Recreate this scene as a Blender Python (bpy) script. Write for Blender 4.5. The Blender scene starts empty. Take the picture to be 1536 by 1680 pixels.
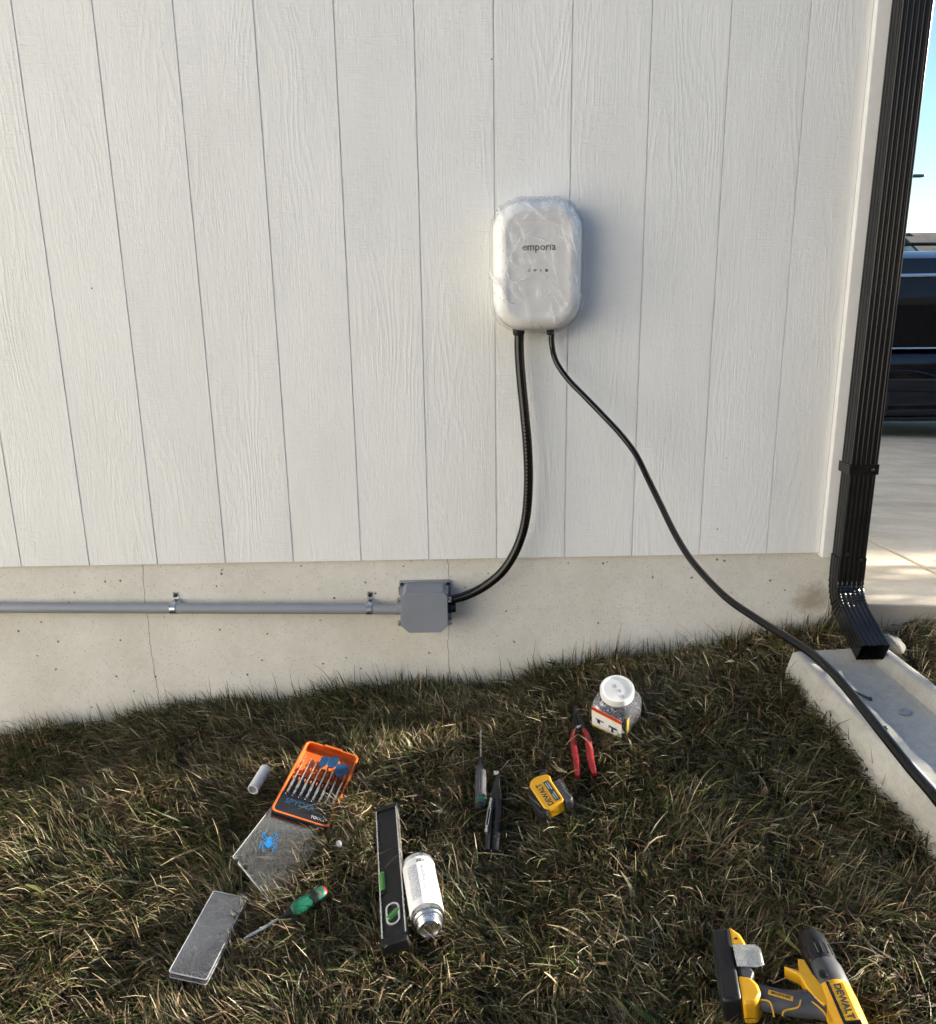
import bpy, bmesh, math, random
import numpy as np
from mathutils import Vector, Matrix, noise

random.seed(7); RNG = np.random.default_rng(7)
S = bpy.context.scene
COL = S.collection
R = math.radians

# ------------------------------------------------------------------ camera
FPX, CX, CY = 1354.0, 768.0, 840.0           # measured on the 1536x1680 photograph
_d = Vector((77, -5095, FPX)).normalized()   # straight down, in (right, up, forward)
_k = 0.0077
_a = (77 + FPX * _k) / 5095
AX = Vector((1, _a, _k)).normalized()
AZ = -_d
AY = AZ.cross(AX)
if AY.z < 0: AY = -AY
CAM = Vector((0, -2.36, 1.2))
def ray(px, py):
    c = Vector((px - CX, CY - py, FPX)) / FPX
    return Vector((c.dot(AX), c.dot(AY), c.dot(AZ)))
right = Vector((AX[0], AY[0], AZ[0])); up = Vector((AX[1], AY[1], AZ[1])); fwd = Vector((AX[2], AY[2], AZ[2]))
cd = bpy.data.cameras.new('camera'); cam = bpy.data.objects.new('camera', cd); COL.objects.link(cam)
cd.sensor_fit = 'VERTICAL'; cd.sensor_height = 24; cd.lens = 24 * FPX / 1680
cd.clip_start = 0.02; cd.clip_end = 2000
back = -fwd
m = Matrix((right, up, back)).transposed().to_4x4(); m.translation = CAM
cam.matrix_world = m
S.camera = cam

# ------------------------------------------------------------------ sun, sky, exposure
SUN_AZ, SUN_EL = R(6.4), R(15.0)             # azimuth measured from +x towards +y
sd = Vector((math.cos(SUN_AZ) * math.cos(SUN_EL), math.sin(SUN_AZ) * math.cos(SUN_EL), math.sin(SUN_EL)))
sl = bpy.data.lights.new('sun', 'SUN'); sl.energy = 5.0; sl.angle = R(0.5); sl.color = (1.0, 0.91, 0.76)
so = bpy.data.objects.new('sun', sl); COL.objects.link(so)
so.rotation_euler = sd.to_track_quat('Z', 'Y').to_euler(); so.location = (8, 1, 8)
W = bpy.data.worlds.new('World'); S.world = W; W.use_nodes = True
nt = W.node_tree; nt.nodes.clear()
sky = nt.nodes.new('ShaderNodeTexSky'); sky.sky_type = 'NISHITA'; sky.sun_disc = False
sky.sun_elevation = SUN_EL; sky.sun_rotation = R(90) - SUN_AZ; sky.air_density = 1.0; sky.dust_density = 0.15; sky.ozone_density = 3.0
bg = nt.nodes.new('ShaderNodeBackground'); bg.inputs[1].default_value = 0.06
ow = nt.nodes.new('ShaderNodeOutputWorld'); nt.links.new(sky.outputs[0], bg.inputs[0]); nt.links.new(bg.outputs[0], ow.inputs[0])
S.view_settings.view_transform = 'Standard'; S.view_settings.look = 'None'; S.view_settings.gamma = 1
S.view_settings.exposure = 2.12
S.cycles.use_denoising = True
S.cycles.max_bounces = 10; S.cycles.transparent_max_bounces = 24
S.cycles.caustics_reflective = False; S.cycles.caustics_refractive = False

# ------------------------------------------------------------------ lawn height
GX = [-60, -4, -1.47, -.92, -.5, -.33, .09, .167, .45, .73, 1.01, 1.2, 1.6, 2.5, 60]
GZ = [-.6, -.42, -.112, -.03, .0, .032, .042, .06, .115, .158, .198, .212, .205, .15, -.6]
def lawn(x, y):
    """top of the grass mat"""
    b = np.interp(x, GX, GZ)
    yy = np.minimum(y, 0)
    near = np.maximum(yy, -3.5); far = np.minimum(yy + 3.5, 0)
    return b + .105 * near + .02 * np.maximum(far, -20)
def P(px, py, h=0.0):
    r = ray(px, py); t0, t1 = .3, 8.0
    g = lambda t: (CAM + r * t).z - (float(lawn((CAM + r * t).x, (CAM + r * t).y)) + h)
    for _ in range(60):
        tm = (t0 + t1) / 2
        if g(tm) > 0: t0 = tm
        else: t1 = tm
    return CAM + r * t0
def PY(px, py, y):
    r = ray(px, py); return CAM + r * ((y - CAM.y) / r.y)
def PD(px, py, depth):
    r = ray(px, py); return CAM + r * depth
def lawn_normal(p):
    e = .15
    dx = (float(lawn(p.x + e, p.y)) - float(lawn(p.x - e, p.y))) / (2 * e)
    dy = (float(lawn(p.x, p.y + e)) - float(lawn(p.x, p.y - e))) / (2 * e)
    return Vector((-dx, -dy, 1)).normalized()

# ------------------------------------------------------------------ materials
def _nodes(name):
    m = bpy.data.materials.new(name); m.use_nodes = True
    t = m.node_tree; b = t.nodes['Principled BSDF']
    return m, t, b
def nz(t, scale, detail=4, vec=None, rough=.55, dist=0, dim='3D'):
    n = t.nodes.new('ShaderNodeTexNoise'); n.noise_dimensions = dim
    n.inputs['Scale'].default_value = scale; n.inputs['Detail'].default_value = detail
    n.inputs['Roughness'].default_value = rough; n.inputs['Distortion'].default_value = dist
    if vec is not None: t.links.new(vec, n.inputs['Vector'])
    return n.outputs['Fac']
def mth(t, op, a, b=None, c=None, clamp=False):
    n = t.nodes.new('ShaderNodeMath'); n.operation = op; n.use_clamp = clamp
    for i, v in enumerate((a, b, c)):
        if v is None: continue
        if isinstance(v, (int, float)): n.inputs[i].default_value = v
        else: t.links.new(v, n.inputs[i])
    return n.outputs[0]
def ramp(t, fac, stops):
    n = t.nodes.new('ShaderNodeValToRGB'); t.links.new(fac, n.inputs[0])
    e = n.color_ramp.elements
    while len(e) < len(stops): e.new(.5)
    for k, (p, c) in enumerate(stops):
        e[k].position = p; e[k].color = (*c, 1) if len(c) == 3 else c
    return n.outputs[0]
def mixc(t, fac, a, b, mode='MIX'):
    n = t.nodes.new('ShaderNodeMix'); n.data_type = 'RGBA'; n.blend_type = mode
    for s, v in ((n.inputs[0], fac), (n.inputs[6], a), (n.inputs[7], b)):
        if isinstance(v, (int, float)): s.default_value = v
        elif isinstance(v, tuple): s.default_value = (*v, 1)
        else: t.links.new(v, s)
    return n.outputs[2]
def maprange(t, v, a, b, c=0, d=1):
    n = t.nodes.new('ShaderNodeMapRange'); t.links.new(v, n.inputs[0])
    for i, q in enumerate((a, b, c, d)): n.inputs[1 + i].default_value = q
    return n.outputs[0]
def bump(t, b, h, strength=.5, dist=.001):
    n = t.nodes.new('ShaderNodeBump'); n.inputs['Strength'].default_value = strength; n.inputs['Distance'].default_value = dist
    t.links.new(h, n.inputs['Height']); t.links.new(n.outputs[0], b.inputs['Normal'])
def coord(t, scale=(1, 1, 1), which='Object'):
    c = t.nodes.new('ShaderNodeTexCoord'); m = t.nodes.new('ShaderNodeMapping'); m.inputs['Scale'].default_value = scale
    t.links.new(c.outputs[which], m.inputs[0]); return m.outputs[0]
def sep(t, v):
    n = t.nodes.new('ShaderNodeSeparateXYZ'); t.links.new(v, n.inputs[0]); return n.outputs
def comb(t, x, y, z):
    n = t.nodes.new('ShaderNodeCombineXYZ')
    for i, v in enumerate((x, y, z)):
        if isinstance(v, (int, float)): n.inputs[i].default_value = v
        else: t.links.new(v, n.inputs[i])
    return n.outputs[0]
def mat(name, c, rough=.5, metal=0, var=.12, scale=60, bmp=.15, bd=.0006, spec=.5, c2=None, rvar=.1, coat=0):
    """generic procedural surface: colour mottling, roughness variation, fine bump"""
    m, t, b = _nodes(name); v = coord(t)
    n = nz(t, scale, 5, v); n2 = nz(t, scale * .21, 3, v)
    lo = tuple(x * (1 - var) for x in c); hi = tuple(min(1, x * (1 + var)) for x in c)
    if c2: lo = c2
    f = maprange(t, mth(t, 'MULTIPLY_ADD', n2, .6, mth(t, 'MULTIPLY', n, .4)), .35, .65)
    t.links.new(mixc(t, f, lo, hi), b.inputs['Base Color'])
    t.links.new(maprange(t, n, .3, .7, max(.02, rough - rvar), min(1, rough + rvar)), b.inputs['Roughness'])
    b.inputs['Metallic'].default_value = metal
    b.inputs['Specular IOR Level'].default_value = spec
    b.inputs['Coat Weight'].default_value = coat
    if bmp: bump(t, b, n, bmp, bd)
    return m
M = {}
def siding_mat():
    m, t, b = _nodes('painted_woodgrain_siding'); v = coord(t); x, y, z = sep(t, v)
    board = mth(t, 'FLOOR', mth(t, 'DIVIDE', mth(t, 'ADD', x, 1.116 + .2032 * 40), .2032))
    w = t.nodes.new('ShaderNodeTexWhiteNoise'); w.noise_dimensions = '1D'; t.links.new(board, w.inputs['W'])
    off = mth(t, 'MULTIPLY', w.outputs[0], 37.0)
    def vec(sx, sz, o=1.0): return comb(t, mth(t, 'MULTIPLY', x, sx), mth(t, 'MULTIPLY', off, o), mth(t, 'MULTIPLY', z, sz))
    big = nz(t, 1, 2, vec(5.5, 1.0), .45)                       # cathedral field
    fld = mth(t, 'ADD', mth(t, 'MULTIPLY', big, 24), mth(t, 'MULTIPLY', x, 26))
    wig = nz(t, 1, 4, vec(38, 9, .7), .6)
    fld = mth(t, 'MULTIPLY_ADD', wig, 1.3, fld)
    fr = mth(t, 'FRACT', fld)
    tri = mth(t, 'ABSOLUTE', mth(t, 'MULTIPLY_ADD', fr, 2, -1))
    ridge = mth(t, 'POWER', tri, 2.0)
    amp = maprange(t, nz(t, 1, 2, vec(7, 1.6, 1.7), .5), .42, .62, .12, 1)
    fine = nz(t, 1, 4, vec(230, 12, .3), .65)
    fine2 = nz(t, 1, 3, vec(95, 70, .5), .6, 1.0)
    rip = nz(t, 1, 3, vec(22, 210, .9), .6)
    ripamp = maprange(t, nz(t, 1, 2, vec(6, 2.6, 2.3), .5), .48, .66, 0, 1)
    h = mth(t, 'MULTIPLY', ridge, mth(t, 'MULTIPLY', amp, .32))
    h = mth(t, 'MULTIPLY_ADD', fine, .8, h)
    h = mth(t, 'MULTIPLY_ADD', fine2, .5, h)
    h = mth(t, 'MULTIPLY_ADD', mth(t, 'MULTIPLY', rip, ripamp), 1.2, h)
    bump(t, b, h, .85, .0019)
    tone = nz(t, 1, 4, vec(3, 1.1, .2), .6)
    c = mixc(t, maprange(t, tone, .35, .65), (.745, .745, .72), (.80, .80, .775))
    vo = t.nodes.new('ShaderNodeTexVoronoi'); vo.inputs['Scale'].default_value = 9; t.links.new(v, vo.inputs['Vector'])
    spot = mth(t, 'LESS_THAN', vo.outputs['Distance'], .021)
    rnd = sep(t, vo.outputs['Color'])[0]
    spot = mth(t, 'MULTIPLY', spot, mth(t, 'GREATER_THAN', rnd, .86))
    c = mixc(t, spot, c, (.12, .11, .1))
    t.links.new(c, b.inputs['Base Color']); b.inputs['Roughness'].default_value = .62
    b.inputs['Specular IOR Level'].default_value = .3
    return m
def concrete_mat(name, c1, c2, pits=True, cracks=(), stain=None, rough=.88, bd=.002, streak=False):
    m, t, b = _nodes(name); v = coord(t); x, y, z = sep(t, v)
    n1 = nz(t, 3.2, 5, v, .6); n2 = nz(t, 45, 5, v, .65); n3 = nz(t, 210, 3, v, .6)
    f = maprange(t, mth(t, 'ADD', mth(t, 'MULTIPLY', n1, .7), mth(t, 'MULTIPLY', n2, .3)), .36, .64)
    c = mixc(t, f, c1, c2)
    c = mixc(t, maprange(t, n3, .35, .7, 0, .22), c, tuple(q * .55 for q in c1))
    h = mth(t, 'ADD', mth(t, 'MULTIPLY', n2, .5), mth(t, 'MULTIPLY', n3, .3))
    if streak:
        ns = nz(t, 1, 4, comb(t, mth(t, 'MULTIPLY', x, 1.4), mth(t, 'MULTIPLY', y, 5), 0), .6, .6)
        c = mixc(t, maprange(t, ns, .42, .68, 0, .5), c, tuple(q * .55 for q in c1))
    if pits:
        for sc, th, keep in ((42, .15, .76), (16, .06, .68), (110, .26, .45)):
            vo = t.nodes.new('ShaderNodeTexVoronoi'); vo.inputs['Scale'].default_value = sc
            wv = comb(t, mth(t, 'MULTIPLY_ADD', n2, .02, x), 0, mth(t, 'MULTIPLY_ADD', n3, .012, z)) if sc < 80 else v
            t.links.new(wv, vo.inputs['Vector'])
            rr = sep(t, vo.outputs['Color'])
            size = mth(t, 'MULTIPLY', rr[1], th)
            p = mth(t, 'MULTIPLY', mth(t, 'LESS_THAN', vo.outputs['Distance'], size), mth(t, 'GREATER_THAN', rr[0], keep))
            c = mixc(t, p, c, (.15, .135, .11) if sc < 80 else (.34, .32, .27)); h = mth(t, 'MULTIPLY_ADD', p, -1.2, h)
    for (cx, w) in cracks:
        wob = mth(t, 'MULTIPLY_ADD', nz(t, 9, 5, comb(t, 0, cx, z), .7), .035, cx - .0175)
        dd = mth(t, 'ABSOLUTE', mth(t, 'SUBTRACT', x, wob))
        k = mth(t, 'LESS_THAN', dd, mth(t, 'MULTIPLY', nz(t, 30, 3, v), w))
        c = mixc(t, mth(t, 'MULTIPLY', k, .7), c, (.16, .14, .12)); h = mth(t, 'MULTIPLY_ADD', k, -1, h)
        lip = mth(t, 'LESS_THAN', x, wob); h = mth(t, 'MULTIPLY_ADD', lip, .5, h)
    if stain:
        sx, sz, rx, rz, sc = stain
        ex = mth(t, 'POWER', mth(t, 'DIVIDE', mth(t, 'SUBTRACT', x, sx), rx), 2); ez = mth(t, 'POWER', mth(t, 'DIVIDE', mth(t, 'SUBTRACT', z, sz), rz), 2)
        e = mth(t, 'ADD', mth(t, 'ADD', ex, ez), mth(t, 'MULTIPLY_ADD', nz(t, 26, 6, v, .7), 4, -2))
        c = mixc(t, maprange(t, e, .1, 1.7, .75, 0), c, sc)
    t.links.new(c, b.inputs['Base Color']); b.inputs['Roughness'].default_value = rough
    b.inputs['Specular IOR Level'].default_value = .25
    bump(t, b, h, .6, bd)
    return m
M['siding'] = siding_mat()
M['trim'] = mat('painted_trim', (.77, .765, .745), .6, scale=45, bmp=.6, bd=.0015, var=.04, spec=.3)
M['groove'] = mat('groove_paint', (.68, .68, .685), .75, var=.1, bmp=.1)  # groove faces a greyer tone than the boards
M['foundation'] = concrete_mat('cast_concrete', (.61, .58, .51), (.74, .715, .65), cracks=((-.045, .0020), (-.965, .0022)),
                               stain=(1.075, .275, .05, .045, (.30, .24, .17)))
M['driveway'] = concrete_mat('broom_concrete', (.52, .445, .34), (.68, .60, .48), pits=False, streak=True, bd=.001)
M['splash'] = concrete_mat('pale_concrete', (.33, .315, .275), (.53, .515, .475), pits=False, bd=.0028)
M['rock'] = mat('pale_rock', (.40, .37, .31), .9, scale=30, bmp=1, bd=.004, var=.2)
def soil_mat():
    m, t, b = _nodes('soil_and_thatch'); v = coord(t)
    n = nz(t, 60, 6, v, .7); n2 = nz(t, 5, 4, v)
    c = ramp(t, n, [(.3, (.012, .009, .006)), (.55, (.045, .033, .02)), (.75, (.10, .075, .045))])
    t.links.new(mixc(t, maprange(t, n2, .4, .6, 0, .4), c, (.03, .035, .015)), b.inputs['Base Color'])
    b.inputs['Roughness'].default_value = 1; bump(t, b, n, 1, .01); b.inputs['Specular IOR Level'].default_value = .1
    return m
M['soil'] = soil_mat()
def grass_mat():
    m, t, b = _nodes('dry_grass')
    a = t.nodes.new('ShaderNodeAttribute'); a.attribute_name = 'Col'
    b.inputs['Roughness'].default_value = .5; b.inputs['Specular IOR Level'].default_value = .35
    t.links.new(a.outputs['Color'], b.inputs['Base Color'])
    tr = t.nodes.new('ShaderNodeBsdfTranslucent'); t.links.new(a.outputs['Color'], tr.inputs[0])
    mx = t.nodes.new('ShaderNodeMixShader'); mx.inputs[0].default_value = .42
    t.links.new(b.outputs[0], mx.inputs[1]); t.links.new(tr.outputs[0], mx.inputs[2])
    t.links.new(mx.outputs[0], t.nodes['Material Output'].inputs[0])
    return m
M['grass'] = grass_mat()
M['downspout'] = mat('black_painted_aluminium', (.007, .007, .008), .2, var=.2, scale=12, bmp=0, spec=.3, rvar=.05)
M['black_plastic'] = mat('black_plastic', (.010, .010, .011), .38, var=.25, bmp=.2, spec=.3)
M['black_rubber'] = mat('black_rubber', (.014, .014, .015), .6, var=.3, scale=120, bmp=.4, spec=.25)
M['cable'] = mat('black_cable_jacket', (.005, .005, .005), .13, var=.15, bmp=.03, scale=200, spec=.30, rvar=.03)
M['grey_pvc'] = mat('grey_pvc', (.245, .26, .285), .48, var=.06, scale=30, bmp=.1)
M['grey_pvc_dark'] = mat('grey_pvc_cover', (.215, .235, .265), .42, var=.05, scale=30, bmp=.1)
M['steel'] = mat('zinc_steel', (.62, .64, .66), .28, 1, var=.1, bmp=.1)
M['dark_steel'] = mat('dark_steel', (.05, .05, .06), .4, .8, var=.2)
M['charger'] = mat('white_housing', (.94, .94, .93), .35, var=.02, bmp=.05)
M['ink'] = mat('dark_print', (.03, .035, .03), .5, var=.1, bmp=0)
M['orange'] = mat('orange_plastic', (.50, .10, .014), .4, var=.12, scale=40)
M['case_black'] = mat('case_insert', (.011, .012, .016), .4, var=.2, spec=.25)
M['blue_bit'] = mat('blue_metal', (.012, .055, .14), .35, .4, var=.2)
M['blue_print'] = mat('blue_print', (.008, .12, .32), .45, var=.1, bmp=0)
M['text_blue'] = mat('dim_blue_print', (.01, .06, .11), .5, var=.1, bmp=0)
M['white_pvc'] = mat('white_pvc', (.72, .72, .70), .45, var=.05)
M['yellow'] = mat('yellow_plastic', (.62, .32, .012), .42, var=.16, scale=26, bmp=.15)
M['red_grip'] = mat('red_grip', (.27, .012, .018), .42, var=.15, scale=60, bmp=.2)
M['grey_grip'] = mat('dark_grey_grip', (.045, .048, .055), .55, var=.12, scale=150, bmp=.4)
M['green'] = mat('green_plastic', (.006, .09, .05), .35, var=.2)
M['red'] = mat('red_plastic', (.4, .02, .02), .4, var=.1)
M['alu'] = mat('aluminium', (.72, .72, .70), .27, .9, var=.05, bmp=.05)
M['label_grey'] = mat('grey_print', (.38, .38, .42), .6, var=.15, bmp=0)
M['label_white'] = mat('white_label', (.80, .80, .80), .5, var=.03, bmp=.05)
M['label_yellow'] = mat('yellow_print', (.75, .55, .05), .5, var=.1, bmp=0)
M['label_red'] = mat('red_print', (.55, .04, .03), .5, var=.1, bmp=0)
M['anchor_blue'] = mat('dark_anchor', (.035, .045, .10), .5, var=.3)
M['car_paint'] = mat('black_car_paint', (.004, .005, .009), .07, var=.1, bmp=0, coat=.3, rvar=.02, spec=.4)
M['car_glass'] = mat('dark_car_glass', (.008, .008, .009), .05, var=.1, bmp=0, rvar=.01, spec=.32)
M['chrome'] = mat('chrome', (.75, .75, .76), .12, 1, var=.03, bmp=0)
M['tyre'] = mat('tyre_rubber', (.016, .016, .016), .8, var=.2)
M['lamp_red'] = mat('red_lens', (.3, .01, .01), .1, bmp=0)
M['lamp_clear'] = mat('clear_lens', (.6, .6, .62), .1, bmp=0)
M['roof'] = mat('asphalt_shingle', (.085, .075, .068), .95, var=.35, scale=9, bmp=.6, bd=.01)
M['house_paint'] = mat('off_white_siding', (.76, .755, .74), .7, var=.04, scale=4)
M['house_grey'] = mat('grey_siding', (.34, .37, .40), .7, var=.04, scale=4)
M['window'] = mat('window_glass', (.03, .04, .05), .05, bmp=0)
M['bark'] = mat('bark', (.10, .075, .055), .95, var=.3, bmp=1, bd=.01)
M['leaf'] = mat('winter_leaf', (.09, .08, .035), .7, var=.3, scale=7, bmp=0)
M['lamp_grey'] = mat('street_lamp_metal', (.12, .12, .13), .5, .5, bmp=0)
def brick_mat():
    m, t, b = _nodes('brown_brick'); v = coord(t); x, y, z = sep(t, v)
    br = t.nodes.new('ShaderNodeTexBrick'); t.links.new(comb(t, mth(t, 'ADD', x, y), z, 0), br.inputs['Vector'])
    br.inputs['Scale'].default_value = 4.2
    br.inputs['Color1'].default_value = (.24, .12, .08, 1); br.inputs['Color2'].default_value = (.15, .085, .06, 1); br.inputs['Mortar'].default_value = (.42, .38, .33, 1)
    t.links.new(br.outputs[0], b.inputs['Base Color']); b.inputs['Roughness'].default_value = .9
    return m
M['brick'] = brick_mat()
def clear_mat(name, tint=(.95, .96, .97), gloss=.25, haze=.12, hazecol=(.75, .78, .82), rough=.12, bsc=40, bs=.4, bd=.001, scrat=.03):
    m, t, b = _nodes(name); t.nodes.remove(b); v = coord(t)
    out = t.nodes['Material Output']
    tr = t.nodes.new('ShaderNodeBsdfTransparent'); tr.inputs[0].default_value = (*tint, 1)
    tl = t.nodes.new('ShaderNodeBsdfTranslucent'); tl.inputs[0].default_value = (*hazecol, 1)
    gl = t.nodes.new('ShaderNodeBsdfGlossy'); gl.inputs['Roughness'].default_value = rough
    df = t.nodes.new('ShaderNodeBsdfDiffuse'); df.inputs[0].default_value = (*hazecol, 1)
    n = nz(t, bsc, 5, v, .6, .5)
    bp = t.nodes.new('ShaderNodeBump'); bp.inputs['Strength'].default_value = bs; bp.inputs['Distance'].default_value = bd
    t.links.new(n, bp.inputs['Height'])
    for q in (gl, df): t.links.new(bp.outputs[0], q.inputs['Normal'])
    fr = t.nodes.new('ShaderNodeFresnel'); fr.inputs[0].default_value = 1.5; t.links.new(bp.outputs[0], fr.inputs['Normal'])
    f = mth(t, 'MULTIPLY_ADD', fr.outputs[0], gloss * 2, gloss * .05, clamp=True)
    scr = mth(t, 'MULTIPLY', maprange(t, nz(t, bsc * 1.7, 6, v, .75, 2.0), .5, .72), scrat)
    fa = t.nodes.new('ShaderNodeAttribute'); fa.attribute_name = 'Fold'  # folds whitened to stand for highlights on the creases
    hz = mth(t, 'ADD', mth(t, 'ADD', scr, haze), mth(t, 'MULTIPLY', fa.outputs['Fac'], .75), clamp=True)
    m1 = t.nodes.new('ShaderNodeMixShader'); mh = t.nodes.new('ShaderNodeMixShader'); mh.inputs[0].default_value = .5; t.links.new(df.outputs[0], mh.inputs[1]); t.links.new(tl.outputs[0], mh.inputs[2])
    t.links.new(hz, m1.inputs[0]); t.links.new(tr.outputs[0], m1.inputs[1]); t.links.new(mh.outputs[0], m1.inputs[2])
    m2 = t.nodes.new('ShaderNodeMixShader'); t.links.new(f, m2.inputs[0]); t.links.new(m1.outputs[0], m2.inputs[1]); t.links.new(gl.outputs[0], m2.inputs[2])
    t.links.new(m2.outputs[0], out.inputs[0])
    return m
M['film'] = clear_mat('plastic_film', (1, 1, 1), .24, .015, (.97, .98, 1), .06, 45, .25, .0008)
M['clear'] = clear_mat('scratched_clear_plastic', (.92, .93, .93), .35, .03, (.6, .61, .61), .16, 30, .35, .0008, .18)
M['clear_dark'] = clear_mat('clear_plastic_lid', (.84, .86, .92), .4, .045, (.55, .58, .66), .14, 30, .4, .001, .16)
M['jar'] = clear_mat('clear_jar_plastic', (.97, .975, .99), .5, .16, (.8, .82, .92), .06, 30, .3, .002, .15)
M['clear_edge'] = clear_mat('clear_plastic_edge', (.9, .92, .95), .5, .45, (.85, .87, .9), .15, 60, .3, .0006)  # white haze painted for sunlit edges of the clear plastic
M['vial'] = mat('green_vial', (.07, .24, .045), .12, var=.1, bmp=0)

# ------------------------------------------------------------------ mesh helpers
def newbm(): return bmesh.new()
def obj(name, bm, m, parent=None, smooth=True, bevel=0, mw=None, angle=40):
    me = bpy.data.meshes.new(name)
    bmesh.ops.recalc_face_normals(bm, faces=bm.faces)
    bm.to_mesh(me); bm.free()
    if smooth:
        me.polygons.foreach_set('use_smooth', [True] * len(me.polygons))
        try: me.set_sharp_from_angle(angle=R(angle))
        except Exception: pass
    for mm in (m if isinstance(m, (list, tuple)) else [m]): me.materials.append(M[mm] if isinstance(mm, str) else mm)
    o = bpy.data.objects.new(name, me); COL.objects.link(o)
    if parent: o.parent = parent
    if mw is not None: o.matrix_world = mw
    if bevel:
        b = o.modifiers.new('bevel', 'BEVEL'); b.width = bevel; b.segments = 2; b.limit_method = 'ANGLE'; b.angle_limit = R(35)
        b.harden_normals = False
    return o
def tag(o, label=None, cat=None, group=None, kind=None):
    if label: o['label'] = label
    if cat: o['category'] = cat
    if group: o['group'] = group
    if kind: o['kind'] = kind
    return o
def thing(name, label, cat, mw=None, group=None):
    o = bpy.data.objects.new(name, None); COL.objects.link(o); o.empty_display_size = .05
    if mw is not None: o.matrix_world = mw if isinstance(mw, Matrix) else Matrix.Translation(mw)
    return tag(o, label, cat, group)
def box(bm, x0, x1, y0, y1, z0, z1, mi=0):
    v = [bm.verts.new((x, y, z)) for z in (z0, z1) for y in (y0, y1) for x in (x0, x1)]
    for f in ((0, 2, 3, 1), (4, 5, 7, 6), (0, 1, 5, 4), (2, 6, 7, 3), (0, 4, 6, 2), (1, 3, 7, 5)):
        bm.faces.new([v[i] for i in f]).material_index = mi
    return v
def prism(bm, pts, z0, z1, mi=0, taper=None):
    """outline (x,y) from z0 to z1; taper = factor about centroid at z1"""
    n = len(pts); cx = sum(p[0] for p in pts) / n; cy = sum(p[1] for p in pts) / n
    k = taper or 1
    a = [bm.verts.new((p[0], p[1], z0)) for p in pts]
    b = [bm.verts.new((cx + (p[0] - cx) * k, cy + (p[1] - cy) * k, z1)) for p in pts]
    bm.faces.new(a[::-1]).material_index = mi; bm.faces.new(b).material_index = mi
    for i in range(n):
        bm.faces.new((a[i], a[(i + 1) % n], b[(i + 1) % n], b[i])).material_index = mi
def loft(bm, rings, cap=True, closed=True, mi=0):
    vs = [[bm.verts.new(p) for p in r] for r in rings]
    n = len(vs[0])
    for a, b in zip(vs, vs[1:]):
        for i in range(n if closed else n - 1):
            bm.faces.new((a[i], a[(i + 1) % n], b[(i + 1) % n], b[i])).material_index = mi
    if cap:
        bm.faces.new(vs[0][::-1]).material_index = mi; bm.faces.new(vs[-1]).material_index = mi
    return vs
def lathe(bm, prof, axis='z', seg=28, mi=0, origin=(0, 0, 0), squash=1):
    """prof = [(r, h)...] around the axis"""
    rings = []
    for r, h in prof:
        ring = []
        for i in range(seg):
            a = 2 * math.pi * i / seg; c, s = r * math.cos(a), r * math.sin(a) * squash
            p = {'z': (c, s, h), 'x': (h, c, s), 'y': (c, h, s)}[axis]
            ring.append(Vector(p) + Vector(origin))
        rings.append(ring)
    loft(bm, rings, mi=mi)
def catmull(pts, n=12):
    out = []; P_ = [pts[0] * 2 - pts[1]] + list(pts) + [pts[-1] * 2 - pts[-2]]
    for i in range(1, len(P_) - 2):
        a, b, c, d = P_[i - 1:i + 3]
        for k in range(n):
            t = k / n
            out.append(.5 * ((2 * b) + (c - a) * t + (2 * a - 5 * b + 4 * c - d) * t * t + (3 * b - a - 3 * c + d) * t ** 3))
    out.append(pts[-1]); return out
def tube(bm, pts, r, seg=12, mi=0, rf=None):
    rings = []; pts = [Vector(p) for p in pts]
    n0 = Vector((0, 0, 1))
    for i, p in enumerate(pts):
        t = (pts[min(i + 1, len(pts) - 1)] - pts[max(i - 1, 0)]).normalized()
        if i == 0 and abs(t.dot(n0)) > .9: n0 = Vector((1, 0, 0))
        n0 = (n0 - t * t.dot(n0)).normalized(); b = t.cross(n0)
        rr = rf(i / (len(pts) - 1)) if rf else r
        rings.append([p + (n0 * math.cos(2 * math.pi * k / seg) + b * math.sin(2 * math.pi * k / seg)) * rr for k in range(seg)])
    loft(bm, rings, mi=mi)
def rrect(w, h, r, n=6, cx=0, cy=0):
    pts = []
    for (sx, sy, a0) in ((1, 1, 0), (-1, 1, 90), (-1, -1, 180), (1, -1, 270)):
        for i in range(n + 1):
            a = R(a0 + 90 * i / n); pts.append((cx + sx * (w / 2 - r) + r * math.cos(a), cy + sy * (h / 2 - r) + r * math.sin(a)))
    return pts
def text_obj(name, s, size, m, parent, loc_matrix, ext=.0004, bold=0):
    c = bpy.data.curves.new(name, 'FONT'); c.body = s; c.size = size; c.extrude = ext; c.align_x = 'CENTER'; c.align_y = 'CENTER'; c.offset = bold
    c.resolution_u = 3
    o = bpy.data.objects.new(name, c); COL.objects.link(o)
    dg = bpy.context.evaluated_depsgraph_get()
    me = bpy.data.meshes.new_from_object(o.evaluated_get(dg)); bpy.data.objects.remove(o); me.name = name
    me.materials.clear(); me.materials.append(M[m])
    q = bpy.data.objects.new(name, me); COL.objects.link(q); q.parent = parent; q.matrix_local = loc_matrix
    return q
def frame(p, u, n):
    """matrix with x along u, z along n, at p"""
    n = n.normalized(); u = (u - n * u.dot(n)).normalized(); v = n.cross(u)
    m_ = Matrix((u, v, n)).transposed().to_4x4(); m_.translation = p; return m_
def fr_px(a, b, h=0.0):
    """frame on the lawn: origin at the midpoint of pixels a,b ; x from a to b; returns matrix, length"""
    pa, pb = P(*a, h), P(*b, h); mid = (pa + pb) / 2
    return frame(mid, pb - pa, lawn_normal(mid)), (pb - pa).length
def T3(x, y, z): return Matrix.Translation((x, y, z))

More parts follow.
